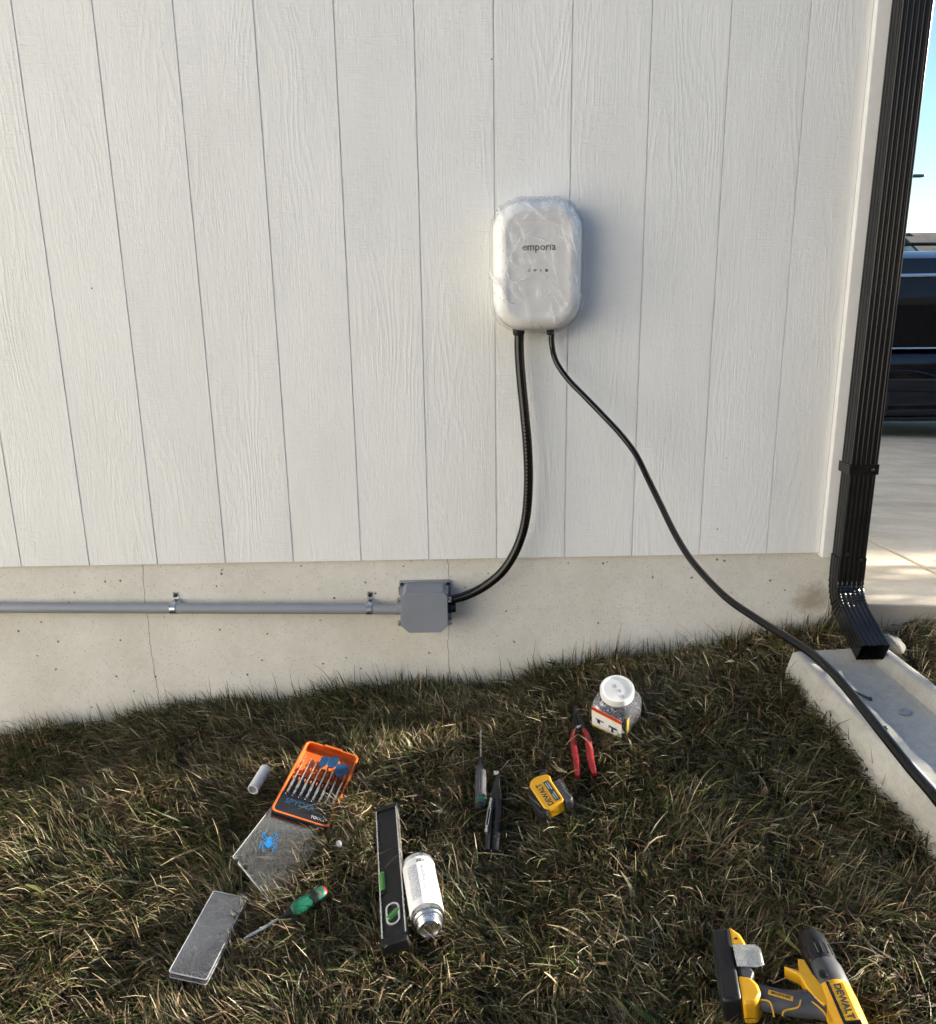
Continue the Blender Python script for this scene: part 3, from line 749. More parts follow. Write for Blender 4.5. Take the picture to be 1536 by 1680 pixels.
# ------------------------------------------------------------------ splash block and what lies on it
def build_splash():
    # back-left corner of the rim and the slope of the block
    c0 = Vector((.938, -.215, .205)); L = .80; Wd = .268
    u = Vector((.085, -1, -.055)).normalized(); n = Vector((0, -.055, 1)).normalized()
    mw = frame(c0, u, n)                     # x: away from the house, y: right (+x world) or left
    yd = mw.to_3x3() @ Vector((0, 1, 0)); s = 1 if yd.x > 0 else -1
    root = thing('splash_block', 'pale concrete splash block under the black downspout outlet', 'splash block', mw)
    bm = newbm(); secs = []
    def sec(x, rim, floor, flare):
        # across: outer base, outer top, rim inner, floor..., mirrored ; y from 0 to Wd
        w0, w1 = -flare, Wd + flare
        return [(x, s * (w0 - .030), -.10), (x, s * (w0 - .004), rim - .006), (x, s * (w0 + .006), rim), (x, s * (w0 + .022), rim - .001), (x, s * (w0 + .032), rim - .008), (x, s * (w0 + .046), floor + .004), (x, s * (w0 + .062), floor),
                (x, s * (w1 - .062), floor), (x, s * (w1 - .046), floor + .004), (x, s * (w1 - .032), rim - .008), (x, s * (w1 - .022), rim - .001), (x, s * (w1 - .006), rim), (x, s * (w1 + .004), rim - .006), (x, s * (w1 + .030), -.10)]
    secs.append([(p[0] - .02, p[1], -.10) for p in sec(-.0, 0, 0, 0)])
    secs.append([(p[0], p[1], min(p[2], -.006)) for p in sec(-.006, 0, 0, 0)])
    secs.append(sec(.0, .0, .0 - .001, 0)); secs.append(sec(.010, 0, -.010, 0)); secs.append(sec(.030, 0, -.034, .001)); secs.append(sec(.09, 0, -.040, .002))
    for k in range(1, 9): secs.append(sec(.09 + k * (L - .1) / 8, -.0, -.040 - .0015 * k, .002 + .0022 * k))
    secs.append([(p[0] + .02, p[1], min(p[2], -.10)) for p in sec(L, 0, -.03, .02)])
    loft(bm, secs)
    bmesh.ops.subdivide_edges(bm, edges=bm.edges, cuts=1, use_grid_fill=True)
    for v in bm.verts:
        q = noise.noise(v.co * 25); v.co.z += q * .0018; v.co.x += q * .001
    obj('block', bm, 'splash', root, angle=50)
    # things in the basin
    def basin(px, py, h=.004):
        pl = c0 + n * (-.043); r = ray(px, py); t_ = (pl - CAM).dot(n) / r.dot(n); return CAM + r * t_ + n * h
    a, b = basin(1372, 1122), basin(1427, 1149)
    bm = newbm(); tube(bm, [a, b], .0035, 8); bmesh.ops.create_uvsphere(bm, u_segments=8, v_segments=6, radius=.0065, matrix=Matrix.Translation(b))
    tag(obj('screw_anchor', bm, 'dark_steel'), 'grey metal screw lying in the splash block nearer the downspout', 'screw')
    a, b = basin(1405, 1168), basin(1452, 1197)
    bm = newbm(); tube(bm, [a, b], .003, 8); bmesh.ops.create_uvsphere(bm, u_segments=8, v_segments=6, radius=.006, matrix=Matrix.Translation(b))
    tag(obj('screw_anchor', bm, 'dark_steel'), 'dark metal screw in the splash block, half hidden under the cable', 'screw')
    c = basin(1484, 1170, .002)
    bm = newbm(); lathe(bm, [(.0145, 0), (.0145, .0035), (.009, .0045), (.006, .0025), (.001, .0025)], 'z', 20)
    o = obj('washer', bm, 'grey_pvc', mw=frame(c, u, n)); tag(o, 'round grey plastic disc lying in the splash block basin', 'disc')
    # rock beside it
    c = PY(1466, 1052, -.16)
    bm = newbm(); bmesh.ops.create_icosphere(bm, subdivisions=3, radius=1)
    for v in bm.verts:
        k = 1 + .28 * noise.noise(v.co * 1.3 + Vector((3, 1, 5))) + .06 * noise.noise(v.co * 5)
        v.co = Vector((v.co.x * .028 * k, v.co.y * .048 * k, v.co.z * .024 * k))
    o = obj('rock', bm, 'rock', angle=30); o.location = c - Vector((0, 0, .01)); tag(o, 'pale chunk of rock beside the downspout outlet', 'rock')
build_splash()

# ------------------------------------------------------------------ tools on the grass
def part(name, bm, m, root, loc=None, **k):
    o = obj(name, bm, m, root, **k)
    if loc is not None: o.matrix_local = loc
    return o

def build_jar():
    base = P(1012, 1180, .0)
    ax = (Vector((-.10, -.42, .85))).normalized()
    mw = frame(base, Vector((1, 0, 0)) , ax) ; mw = mw @ Matrix.Rotation(R(-38), 4, 'Z') @ Matrix.Scale(1.09, 4)
    root = thing('plastic_jar', 'clear plastic jar of blue wall anchors with a white lid', 'jar', mw)
    H = .108
    def sq(w, z, r, dent=0):
        pts = rrect(w, w, r, 5); out = []
        for x, y in pts: out.append((x, y, z))
        return out
    bm = newbm()
    loft(bm, [sq(.086, 0, .012), sq(.096, .006, .018), sq(.098, .03, .02), sq(.098, .07, .02), sq(.094, .085, .024), sq(.084, .097, .034), sq(.074, .104, .036), sq(.070, .116, .0345)])
    part('jar_body', bm, 'jar', root, angle=60)
    # contents
    bm = newbm(); rg = random.Random(4)
    for k in range(85):
        x, y, z = rg.uniform(-.036, .036), rg.uniform(-.036, .036), rg.uniform(.01, .052)
        a, b = rg.uniform(0, 6.28), rg.uniform(-.8, .8); d_ = Vector((math.cos(a) * math.cos(b), math.sin(a) * math.cos(b), math.sin(b)))
        p = Vector((x, y, z)); tube(bm, [p - d_ * .009, p + d_ * .009], .003, 6)
    part('wall_anchors', bm, 'anchor_blue', root)['kind'] = 'stuff'
    bm = newbm(); lathe(bm, [(.0385, 0), (.0405, .002), (.0405, .019), (.039, .0215), (.035, .0215), (.0335, .0200), (.001, .0200)], 'z', 48)
    lid = part('lid', bm, 'white_pvc', root, T3(0, 0, .106), angle=35)
    for i, (x, y, w) in enumerate(((-.008, .004, .010), (.008, -.002, .008), (.022, -.012, .008))):
        bm = newbm(); box(bm, -w / 2, w / 2, -.0028, .0028, 0, .0003); part('lid_marking', bm, 'label_grey', lid, T3(x, y, .0202) @ Matrix.Rotation(R(-38), 4, 'Z'))
    # labels on two faces
    for rot in (0,):
        RM = Matrix.Rotation(rot, 4, 'Z')
        bm = newbm(); box(bm, -.041, .041, -.0503, -.0497, .006, .084); lb = part('label', bm, 'label_white', root, RM)
        bm = newbm(); box(bm, -.041, .041, -.0508, -.0504, .072, .084); part('label_stripe', bm, 'label_red', lb)
        bm = newbm(); box(bm, -.041, .041, -.0508, -.0504, .068, .0715); part('label_stripe', bm, 'label_yellow', lb)
        bm = newbm(); box(bm, -.041, .041, -.0508, -.0504, .006, .011); part('label_stripe', bm, 'label_yellow', lb)
        bm = newbm(); box(bm, -.030, -.008, -.0508, -.0504, .040, .044); box(bm, -.026, -.018, -.0508, -.0504, .028, .040); box(bm, .006, .028, -.0508, -.0504, .036, .043); box(bm, .013, .019, -.0508, -.0504, .020, .036)
        part('label_picture', bm, 'ink', lb)
    # yellow and black edge strip on the next face
    bm = newbm(); box(bm, .0497, .0503, -.041, -.030, .006, .084); part('edge_strip', bm, 'label_yellow', root)
    bm = newbm()
    for k in range(9): box(bm, .0504, .0507, -.041, -.030, .010 + k * .0085, .0135 + k * .0085)
    part('edge_strip_bars', bm, 'ink', root)
    foot(base, base, .06)
build_jar()

def build_strippers():
    a, b = P(948, 1158, .012), P(966, 1272, .012)
    mw = frame(P(950, 1196, .014), b - a, lawn_normal(a))    # x towards the handles
    L = (b - a).length
    root = thing('wire_strippers', 'black wire strippers with red handles lying open on the grass', 'wire strippers', mw)
    j = (P(948, 1158, .014) - P(950, 1196, .014)).length; hl = (P(966, 1272, .014) - P(950, 1196, .014)).length
    for s in (-1, 1):
        bm = newbm()
        pts = [(0.012, s * .004), (0.016, s * .019), (-.004, s * .018), (-j * .45, s * .0135), (-j, s * .0045), (-j, s * .0006), (-j * .3, s * .0006)]
        if s < 0: pts = pts[::-1]
        prism(bm, pts, -.0022 + s * .0012, .0022 + s * .0012); part('jaw', bm, 'black_plastic', root, bevel=.0006)
        bm = newbm()
        side = Vector
        path = [(0.006, s * .013), (hl * .18, s * .0185), (hl * .42, s * .019), (hl * .7, s * .018), (hl, s * .021)]
        # the two handles lean the same way, as the tool lies a little open
        P3 = catmull([Vector((x, y, 0)) for x, y in path], 6)
        rings = []
        for i, p in enumerate(P3):
            t_ = (P3[min(i + 1, len(P3) - 1)] - P3[max(0, i - 1)]).normalized(); nn = Vector((-t_.y, t_.x, 0)); k = i / (len(P3) - 1)
            ww = .0062 + .003 * math.sin(k * 2.8) ; hh = .0065
            if k > .93: ww *= .8; hh *= .8
            rings.append([p + nn * ww * math.cos(q) + Vector((0, 0, hh * math.sin(q))) for q in [2 * math.pi * z / 12 for z in range(12)]])
        loft(bm, rings); part('handle', bm, 'red_grip', root)
    bm = newbm(); lathe(bm, [(.006, 0), (.006, .003), (.004, .0045)], 'z', 16); part('pivot_screw', bm, 'steel', root, T3(-.002, 0, .0035))
    bm = newbm(); lathe(bm, [(.002, 0), (.002, .002)], 'z', 10); part('stop_screw', bm, 'steel', root, T3(-.008, .006, .0035))
    foot(a, b, .03)
build_strippers()

def build_tape():
    c = P(900, 1307, .03)
    # the face is turned to the camera; text runs up and to the left
    n = (lawn_normal(c) * 1.0 + (CAM - c).normalized() * .35).normalized()
    u = P(922, 1336, .03) - P(884, 1288, .03)
    mw = frame(c, u, n)                # x: down-right in the picture
    root = thing('tape_measure', 'yellow tape measure with black rubber grips on its side in the grass', 'tape measure', mw)
    yd = mw.to_3x3() @ Vector((0, 1, 0)); s = 1 if yd.z > 0 or yd.x > 0 else -1       # +y : up-right side
    # body outline
    body = [(-.052, -.026), (-.040, -.036), (.036, -.031), (.042, -.022), (.042, .020), (.034, .024), (-.026, .026), (-.036, .024), (-.046, .014), (-.056, .018), (-.060, .010), (-.050, .0), (-.050, -.012)]
    body = [(-.058, -.008), (-.052, -.022), (-.040, -.030), (.036, -.030), (.043, -.022), (.043, .020), (.036, .025), (-.026, .026), (-.040, .030), (-.050, .024), (-.055, .010)]
    bm = newbm(); prism(bm, body, -.020, .0165, taper=.95); part('shell', bm, 'yellow', root, bevel=.003, smooth=True)
    g1 = [(-.030, .024), (-.024, .040), (-.006, .046), (.012, .041), (.022, .043), (.040, .047), (.050, .038), (.048, .026), (.036, .022)]
    bm = newbm(); prism(bm, g1, -.018, .0135, taper=.93); part('front_grip', bm, 'grey_grip', root, bevel=.004)
    g2 = [(-.050, -.022), (-.040, -.034), (-.018, -.043), (.014, -.046), (.040, -.043), (.050, -.034), (.046, -.022), (.034, -.027), (-.038, -.027)]
    bm = newbm(); prism(bm, g2[::-1], -.019, .014, taper=.95); part('rear_grip', bm, 'black_rubber', root, bevel=.004)
    for k in range(5):
        bm = newbm(); x = -.020 + k * .008; box(bm, x, x + .0028, .034, .0455, -.012, .0150); part('grip_ridge', bm, 'grey_grip', root, bevel=.0006)
    bm = newbm(); box(bm, -.030, .032, .004, .0175, .0166, .0170); pl = part('nameplate', bm, 'ink', root)
    bm = newbm(); box(bm, -.026, -.006, .0066, .0090, .01705, .0172); box(bm, -.026, -.002, .0116, .0140, .01705, .0172); box(bm, .010, .028, .0066, .0090, .01705, .0172); box(bm, .006, .028, .0116, .0140, .01705, .0172)
    part('small_print', bm, 'label_grey', pl)
    text_obj('lettering', 'DEWALT', .0185, 'ink', root, T3(.002, -.0085, .0168) @ Matrix.Rotation(R(180), 4, 'Z') @ Matrix.Scale(.92, 4, Vector((1, 0, 0))), .0002, .0005)
    bm = newbm(); box(bm, -.066, -.057, .012, .030, -.008, .010); part('tape_hook', bm, 'dark_steel', root, bevel=.001)
    bm = newbm(); box(bm, .040, .052, -.040, -.028, -.012, .012); part('belt_clip', bm, 'black_plastic', root, bevel=.002)
    foot(c, c, .06)
build_tape()

def screwdriver(name_label, tip, ferr, butt, hr, mats, wr, endm, dz=.014, flutes=6):
    """tip -> ferrule -> butt given as pixels on the lawn"""
    pt, pf, pb = P(*tip, dz * .6), P(*ferr, dz), P(*butt, dz)
    u = (pf - pb).normalized(); mw = frame(pb, u, lawn_normal(pb)); Lh = (pf - pb).length; Ls = (pt - pf).length
    root = thing('screwdriver', name_label, 'screwdriver', mw)
    bm = newbm(); rings = []
    prof = [(.55, 0), (.88, .02), (1, .08), (1, .30), (.92, .45), (.98, .6), (1, .75), (.85, .90), (.55, 1.0)]
    for r, t_ in prof:
        ring = []
        for i in range(36):
            a = 2 * math.pi * i / 36; fl = 1 - (.09 * max(0, math.cos(a * flutes)) ** 2 if .1 < t_ < .9 else 0)
            ring.append((t_ * Lh, hr * r * fl * math.cos(a), hr * r * fl * math.sin(a)))
        rings.append(ring)
    loft(bm, rings); hd = part('handle', bm, mats, root)
    bm = newbm(); lathe(bm, [(hr * .5, -.004), (hr * .80, -.001), (hr * .96, .008), (hr * 1.0, .015)], 'x', 24); part('end_cap', bm, endm, root)
    bm = newbm(); lathe(bm, [(hr * .62, Lh - .004), (hr * .45, Lh + .012), (.0042, Lh + .016), (.0042, Lh + .03)], 'x', 20); part('collar', bm, 'black_plastic', root)
    bm = newbm(); lathe(bm, [(wr, Lh), (wr, Lh + Ls - .01), (wr * .5, Lh + Ls)], 'x', 12); part('shaft', bm, 'steel', root)
    foot(pb, pt, .018)
    return root, Lh
r1, lh = screwdriver('dark grey handled screwdriver pointing at the wall, green ring at its butt', (790, 1200), (789, 1256), (789, 1328), .0145, 'grey_grip', .0026, 'black_plastic', flutes=8)
bm = newbm(); lathe(bm, [(.0147, .014), (.0151, .018), (.0151, .026), (.0147, .030)], 'x', 28); part('green_band', bm, 'green', r1)
r2, lh = screwdriver('green and red handled screwdriver beside the clear plastic lid', (398, 1536), (478, 1497), (533, 1463), .0165, 'green', .0032, 'red', dz=.02)
bm = newbm(); lathe(bm, [(.0168, lh * .25), (.0172, lh * .3), (.0172, lh * .36), (.0168, lh * .4)], 'x', 28, squash=1.0); part('grip_band', bm, 'black_plastic', r2)

def build_pliers():
    a, b = P(817, 1272, .012), P(806, 1396, .012)
    mw = frame((a + b) / 2, b - a, lawn_normal(a)); L = (b - a).length
    root = thing('pliers', 'black handled pliers lying closed beside the grey screwdriver', 'pliers', mw)
    # x from nose (-L/2) to handle ends (+L/2)
    bm = newbm(); h_ = L / 2
    prism(bm, [(-h_, -.004), (-h_, .004), (-h_ * .6, .009), (-h_ * .42, .014), (-h_ * .2, .012), (-h_ * .1, 0), (-h_ * .2, -.012), (-h_ * .42, -.014), (-h_ * .6, -.009)], -.005, .005)
    part('jaws', bm, 'black_rubber', root, bevel=.0015)
    for s in (-1, 1):
        pts = [Vector((-h_ * .25, s * .006, 0)), Vector((h_ * .1, s * .0105, 0)), Vector((h_ * .55, s * .0095, 0)), Vector((h_, s * .0085, 0))]
        bm = newbm(); tube(bm, catmull(pts, 6), .007, 12, rf=lambda t: .0105 - .003 * t); part('handle', bm, 'case_black', root)
    # slim steel clip on top
    pc, pe = P(806, 1312, .02), P(797, 1366, .02)
    inv = mw.inverted(); q0, q1 = inv @ pc, inv @ pe; q0.z = q1.z = .0105
    dd = (q1 - q0).normalized(); nn = Vector((-dd.y, dd.x, 0))
    bm = newbm(); tube(bm, [q0, q0.lerp(q1, .3)], .0042, 10); 
    for s in (-1, 1): tube(bm, [q0.lerp(q1, .28) + nn * s * .003, q0.lerp(q1, .85) + nn * s * .003], .0011, 8)
    tube(bm, [q0.lerp(q1, .82), q1], .0038, 10)
    part('pocket_clip', bm, 'steel', root)
    bm = newbm(); box(bm, -.007, .007, -.006, .006, 0, .004); part('blade_tip', bm, 'alu', root, T3(-h_ - .002, -.004, .002))
    foot(a, b, .024)
build_pliers()

def build_level():
    a, b = P(636, 1330, .018), P(649, 1552, .018)
    # corner path of the black web: far end centre and near end centre
    mw = frame((a + b) / 2, b - a, (lawn_normal(a) + Vector((-.22, -.05, 0))).normalized()); L = (b - a).length
    root = thing('spirit_level', 'black spirit level with green vials and pale metal edges', 'spirit level', mw)
    ys = mw.to_3x3() @ Vector((0, 1, 0)); s = 1 if ys.x > 0 else -1     # s*y = picture right
    h = L / 2; w = .052
    bm = newbm(); box(bm, -h + .012, h - .012, -w / 2 + .003, w / 2 - .003, -.007, .007); part('web', bm, 'black_plastic', root, bevel=.0008)
    for sg in (-1, 1):
        y0, y1 = sorted((s * sg * (w / 2 - .003), s * sg * (w / 2)))
        bm = newbm(); box(bm, -h + .010, h - .014, y0, y1, -.0115, .0115); part('edge_rail', bm, 'alu', root, bevel=.0004)
    for x0, x1 in ((-h, -h + .011), (h - .020, h)):
        bm = newbm(); box(bm, x0, x1, -w / 2 - .002, w / 2 + .002, -.0135, .0135); part('end_cap', bm, 'black_rubber', root, bevel=.003)
    # round vial window near the lower end
    vx = h - .075
    bm = newbm(); 
    outer = rrect(.056, .030, .0149, 8); inner = rrect(.048, .022, .0109, 8)
    ro = [bm.verts.new((x, y, .0100)) for x, y in outer]; ri = [bm.verts.new((x, y, .0100)) for x, y in inner]; rb = [bm.verts.new((x, y, .0072)) for x, y in outer]; rc = [bm.verts.new((x, y, .0068)) for x, y in inner]
    n = len(ro)
    for A_, B_ in ((ro, ri), (rb, ro), (ri, rc)):
        for i in range(n): bm.faces.new((A_[i], A_[(i + 1) % n], B_[(i + 1) % n], B_[i]))
    rg_ = part('vial_ring', bm, 'alu', root, T3(vx, 0, 0))
    bm = newbm(); lathe(bm, [(.006, -.0155), (.0085, -.013), (.0085, .013), (.006, .0155)], 'y', 20); part('vial', bm, 'vial', rg_, T3(0, 0, .0035) @ Matrix.Rotation(R(35), 4, 'Z'))
    # centre vial in a notch at the left edge
    cxv = .030
    bm = newbm(); prism(bm, [(-.040, -.001), (.040, -.001), (.030, .015), (-.030, .015)], .0072, .0098); nt_ = part('vial_window', bm, 'black_rubber', root, T3(cxv, -s * (w / 2 - .001), 0) @ Matrix.Scale(s, 4, Vector((0, 1, 0))), bevel=.001)
    bm = newbm(); lathe(bm, [(.005, -.024), (.0068, -.021), (.0068, .021), (.005, .024)], 'x', 18); part('vial', bm, 'vial', root, T3(cxv, -s * (w / 2 - .0075), .0085))
    foot(a, b, .034)
build_level()

def build_can():
    a, b = P(686, 1420, .036), P(703, 1512, .036)
    mw = frame(a, b - a, lawn_normal(a)); L = (b - a).length * .98
    r = .0345
    root = thing('metal_can', 'white labelled metal can of cement lying beside the spirit level', 'can', mw)
    bm = newbm(); lathe(bm, [(r * .93, 0), (r * 1.02, -.001), (r * 1.03, .003), (r, .006), (r, L - .008), (r * 1.03, L - .005), (r * 1.03, L), (r * .97, L + .001), (r * .92, L - .003), (r * .88, L + .001), (r * .74, L + .005)], 'x', 48)
    body = part('can_body', bm, 'steel', root)
    bm = newbm(); lathe(bm, [(r + .0003, .009), (r + .0006, .0095), (r + .0006, L - .0125), (r + .0003, L - .012)], 'x', 48); lb = part('paper_label', bm, 'label_white', root)
    # printed blocks wrapped on the label (thin curved patches)
    def patch(x0, x1, a0, a1, m, rr=.0009, nm='print_block'):
        bm = newbm(); n = 8
        rows = [[bm.verts.new((x, (r + rr) * math.cos(R(a0 + (a1 - a0) * k / n)), (r + rr) * math.sin(R(a0 + (a1 - a0) * k / n)))) for k in range(n + 1)] for x in (x0, x1)]
        for k in range(n): bm.faces.new((rows[0][k], rows[0][k + 1], rows[1][k + 1], rows[1][k]))
        return part(nm, bm, m, lb)
    ysr = (mw.to_3x3() @ Vector((0, 1, 0))).x
    ctr = 90
    bm = newbm()
    def lines(x0, x1, a0, a1, step, wd):
        x = a0
        while x < a1:
            n = 2
            segs = []; q = x0
            while q < x1:
                ln = random.uniform(.004, .014); e = min(x1, q + ln)
                for aa in (0,):
                    v = [bm.verts.new((xx, (r + .0009) * math.cos(R(t_)), (r + .0009) * math.sin(R(t_)))) for xx, t_ in ((q, x), (e, x), (e, x + wd), (q, x + wd))]
                    bm.faces.new(v)
                q = e + random.uniform(.001, .003)
            x += step
    sg = 1
    lines(.034, L - .020, ctr - 30, ctr - 2, 4.0, 2.0)
    lines(.030, L - .030, ctr + 12, ctr + 46, 4.6, 2.0)
    lines(.022, L - .018, ctr - 80, ctr - 44, 5.0, 2.2)
    part('small_print', bm, 'label_grey', lb)
    for k in range(7): patch(.016 + .0, .026, ctr - 24 + k * 5, ctr - 24 + k * 5 + (3 if k % 2 else 2), 'ink', nm='barcode_bar')
    # neck with screw cap
    bm = newbm(); q = L + .004; prof = [(r * .70, q)]
    for k in range(4): prof += [(r * .70, q + k * .0042), (r * .735, q + k * .0042 + .0012), (r * .735, q + k * .0042 + .0028), (r * .70, q + k * .0042 + .0040)]
    e = prof[-1][1]; prof += [(r * .66, e + .0025), (r * .58, e + .0025), (r * .56, e - .0015), (r * .40, e - .0015), (r * .37, e + .001), (r * .20, e + .001), (.001, e)]
    lathe(bm, prof, 'x', 40); part('screw_cap', bm, 'steel', root, angle=30)
    foot(a, b, .045)
build_can()

def build_coupling():
    a, b = P(417, 1292, .014), P(434, 1265, .014); L = (b - a).length * 1.25
    mid = (a + b) / 2; mw = frame(mid, b - a, lawn_normal(mid)); r = .0145
    bm = newbm(); lathe(bm, [(r * .8, -L / 2 + .02), (r * .8, -L / 2), (r, -L / 2), (r, L / 2), (r * .8, L / 2), (r * .8, L / 2 - .02)], 'x', 28)
    o = obj('pipe_coupling', bm, 'white_pvc', mw=mw); tag(o, 'short white plastic pipe coupling left of the orange case', 'pipe coupling')
    foot(mid, mid, .022)
build_coupling()

def build_bit_case():
    A, B, C_, D_ = P(508, 1218, .022), P(586, 1246, .022), P(533, 1364, .02), P(452, 1325, .02)
    top = (A + B) / 2; bot = (C_ + D_) / 2
    mw = frame((top + bot) / 2, bot - top, (lawn_normal(top) + Vector((.36, -.10, 0))).normalized()); L = (bot - top).length; Wd = ((B - A).length + (C_ - D_).length) / 2 * .80
    root = thing('drill_bit_case', 'open orange drill bit case with steel bits, blue spade bits and clear lid', 'drill bit case', mw)
    s = 1 if (mw.to_3x3() @ Vector((0, 1, 0))).x > 0 else -1     # s*y = picture right
    h, w = L / 2, Wd / 2
    # tray
    bm = newbm(); pts = rrect(L, Wd, .014, 5)
    inn = rrect(L - .008, Wd - .008, .011, 5)
    n = len(pts)
    v0 = [bm.verts.new((x, y, -.020)) for x, y in pts]; v1 = [bm.verts.new((x * 1.01, y * 1.02, .006)) for x, y in pts]; v2 = [bm.verts.new((x, y, .006)) for x, y in inn]; v3 = [bm.verts.new((x, y, -.014)) for x, y in inn]
    bm.faces.new(v0[::-1]); bm.faces.new(v3)
    for P0, P1 in ((v0, v1), (v1, v2), (v2, v3)):
        for i in range(n): bm.faces.new((P0[i], P0[(i + 1) % n], P1[(i + 1) % n], P1[i]))
    part('tray', bm, 'orange', root, bevel=.0012)
    bm = newbm(); box(bm, -h - .003, -h + .004, -w * .35, w * .35, -.006, .0085); part('latch', bm, 'orange', root, bevel=.0015)
    # orange comb ribs under the bits
    for x in (-h * .30, h * .02):
        bm = newbm()
        for k in range(9): box(bm, x - .004, x + .004, s * (-w + .010 + k * (2 * w - .02) / 8) - .0012, s * (-w + .010 + k * (2 * w - .02) / 8) + .0012, -.0138, .001)
        part('bit_rack', bm, 'orange', root)
    # nine twist bits/drivers
    for k in range(8):
        y = s * (-w + .014 + k * (2 * w - .028) / 7)
        x0 = -h * (.62 - .03 * k); r_ = .0016 + .0002 * k
        bm = newbm(); lathe(bm, [(r_ * 1.1, h * .42), (r_ * 1.1, -h * .02), (r_, -h * .02), (r_, x0), (.0004, x0 - .004)], 'x', 10); bit = part('drill_bit', bm, 'steel', root, T3(0, y, -.002))
        bm = newbm(); lathe(bm, [(.0034, h * .05), (.0034, h * .44)], 'x', 6); part('hex_shank', bm, 'steel', bit, T3(0, 0, .0008), smooth=False)
    # blue spade bits
    for k, (y, x, wd) in enumerate(((-.1, -.56, .022), (.22, -.60, .026), (.62, -.44, .034))):
        bm = newbm(); l_ = .036 + .004 * k
        prism(bm, [(-l_ / 2, -wd / 2), (l_ / 2 - .012, -wd / 2), (l_ / 2, -.004), (l_ / 2, .004), (l_ / 2 - .012, wd / 2), (-l_ / 2, wd / 2), (-l_ / 2 - .002, .003), (-l_ / 2 - .009, 0), (-l_ / 2 - .002, -.003)], -.0012, .0012)
        part('spade_bit', bm, 'blue_bit', root, T3(x * h, s * y * w, .003 + .002 * k) @ Matrix.Rotation(R(8), 4, 'X'), bevel=.0003)
    bm = newbm(); lathe(bm, [(.0022, -h * .45), (.0022, h * .38)], 'x', 8); part('spade_shank', bm, 'dark_steel', root, T3(0, s * .62 * w, .0))
    # black insert with the printing, enlarged to add shadow to the tray floor
    bm = newbm(); box(bm, -h * .12, h - .006, -w + .0045, w - .0045, -.0136, -.0062); part('insert', bm, 'case_black', root, bevel=.001)
    bm = newbm(); box(bm, h * .47, h + .004, -w + .003, w - .003, -.0060, .0055); ib = part('name_bar', bm, 'case_black', root, bevel=.002)
    tm = T3(h * .68, -s * .2 * w, .0058) @ Matrix.Rotation(R(90 if s > 0 else -90), 4, 'Z')
    text_obj('lettering', 'SPYDER', .022, 'text_blue', ib, tm, .0002, .0004)
    text_obj('lettering', 'TOOLS', .011, 'label_grey', ib, T3(h * .88, s * .55 * w, .0058) @ Matrix.Rotation(R(90 if s > 0 else -90), 4, 'Z'), .0002, .0002)
    bm = newbm()
    for k in range(8): lathe(bm, [(.0016, 0), (.0016, .0004)], 'z', 8, origin=(h * .52, s * (-w + .014 + k * (2 * w - .028) / 7), .0056))
    part('size_dots', bm, 'label_grey', ib)
    # clear hinged lid folded out
    inv = mw.inverted()
    q = [inv @ P(px, py, hh) for px, py, hh in ((457, 1322, .012), (530, 1360, .012), (457, 1476, .022), (380, 1420, .022))]
    def sheet(q, th, rimh, nm, m, mx=1):
        bm = newbm(); cz = sum(p.z for p in q) / 4
        for p in q: p.z = cz
        c = (q[0] + q[1] + q[2] + q[3]) / 4
        # rounded outline from the four corners
        out = []
        for i in range(4):
            p, a_, b_ = q[i], q[i - 1], q[(i + 1) % 4]; ra = .008 if i < 2 else .010
            pa = p + (a_ - p).normalized() * ra; pb = p + (b_ - p).normalized() * ra
            for k in range(5):
                t_ = k / 4; out.append(pa * (1 - t_) ** 2 + p * 2 * t_ * (1 - t_) + pb * t_ ** 2)
        inn = [c + (p - c) * (1 - .005 / max(.02, (p - c).length)) for p in out]
        n = len(out)
        t0 = [bm.verts.new(p + Vector((0, 0, -rimh))) for p in out]; t1 = [bm.verts.new(p) for p in out]; t2 = [bm.verts.new(p + Vector((0, 0, 0))) for p in inn]; t3 = [bm.verts.new(p + Vector((0, 0, -th))) for p in inn]; t4 = [bm.verts.new(p + Vector((0, 0, -rimh))) for p in inn]
        bm.faces.new(t2); bm.faces.new(t3[::-1])
        for A_, B_ in ((t0, t1), (t1, t2), (t4, t3), (t0, t4)):
            for i in range(n): bm.faces.new((A_[i], A_[(i + 1) % n], B_[(i + 1) % n], B_[i]))
        o = part(nm, bm, m, root, bevel=.0006); o['_'] = 0; del o['_']
        return o, c
    lid, c = sheet(q, .0015, .007, 'clear_lid', 'clear')
    bm = newbm(); ql = [Vector(p) for p in q]; tube(bm, ql + [ql[0]], .0013, 6); part('lid_edge', bm, 'clear_edge', lid)  # pale hazy tubes added as the lit rim of the lid
    # blue spider-shaped mark on the lid
    cc = inv @ P(441, 1384, .024); up_ = (inv @ P(445, 1360, .024)) - cc; up_.z = 0; up_.normalize(); rt = Vector((up_.y, -up_.x, 0)) * (1 if s > 0 else -1)
    z0 = c.z + .0008
    bm = newbm()
    pt = lambda a_, b_: Vector((cc.x, cc.y, z0)) + rt * a_ + up_ * b_
    def ell(ca, cb, ra, rb):
        bm.faces.new([bm.verts.new(pt(ca + ra * math.cos(2 * math.pi * k / 20), cb + rb * math.sin(2 * math.pi * k / 20))) for k in range(20)])
    ell(0, -.006, .0085, .012); ell(0, .008, .0055, .006)
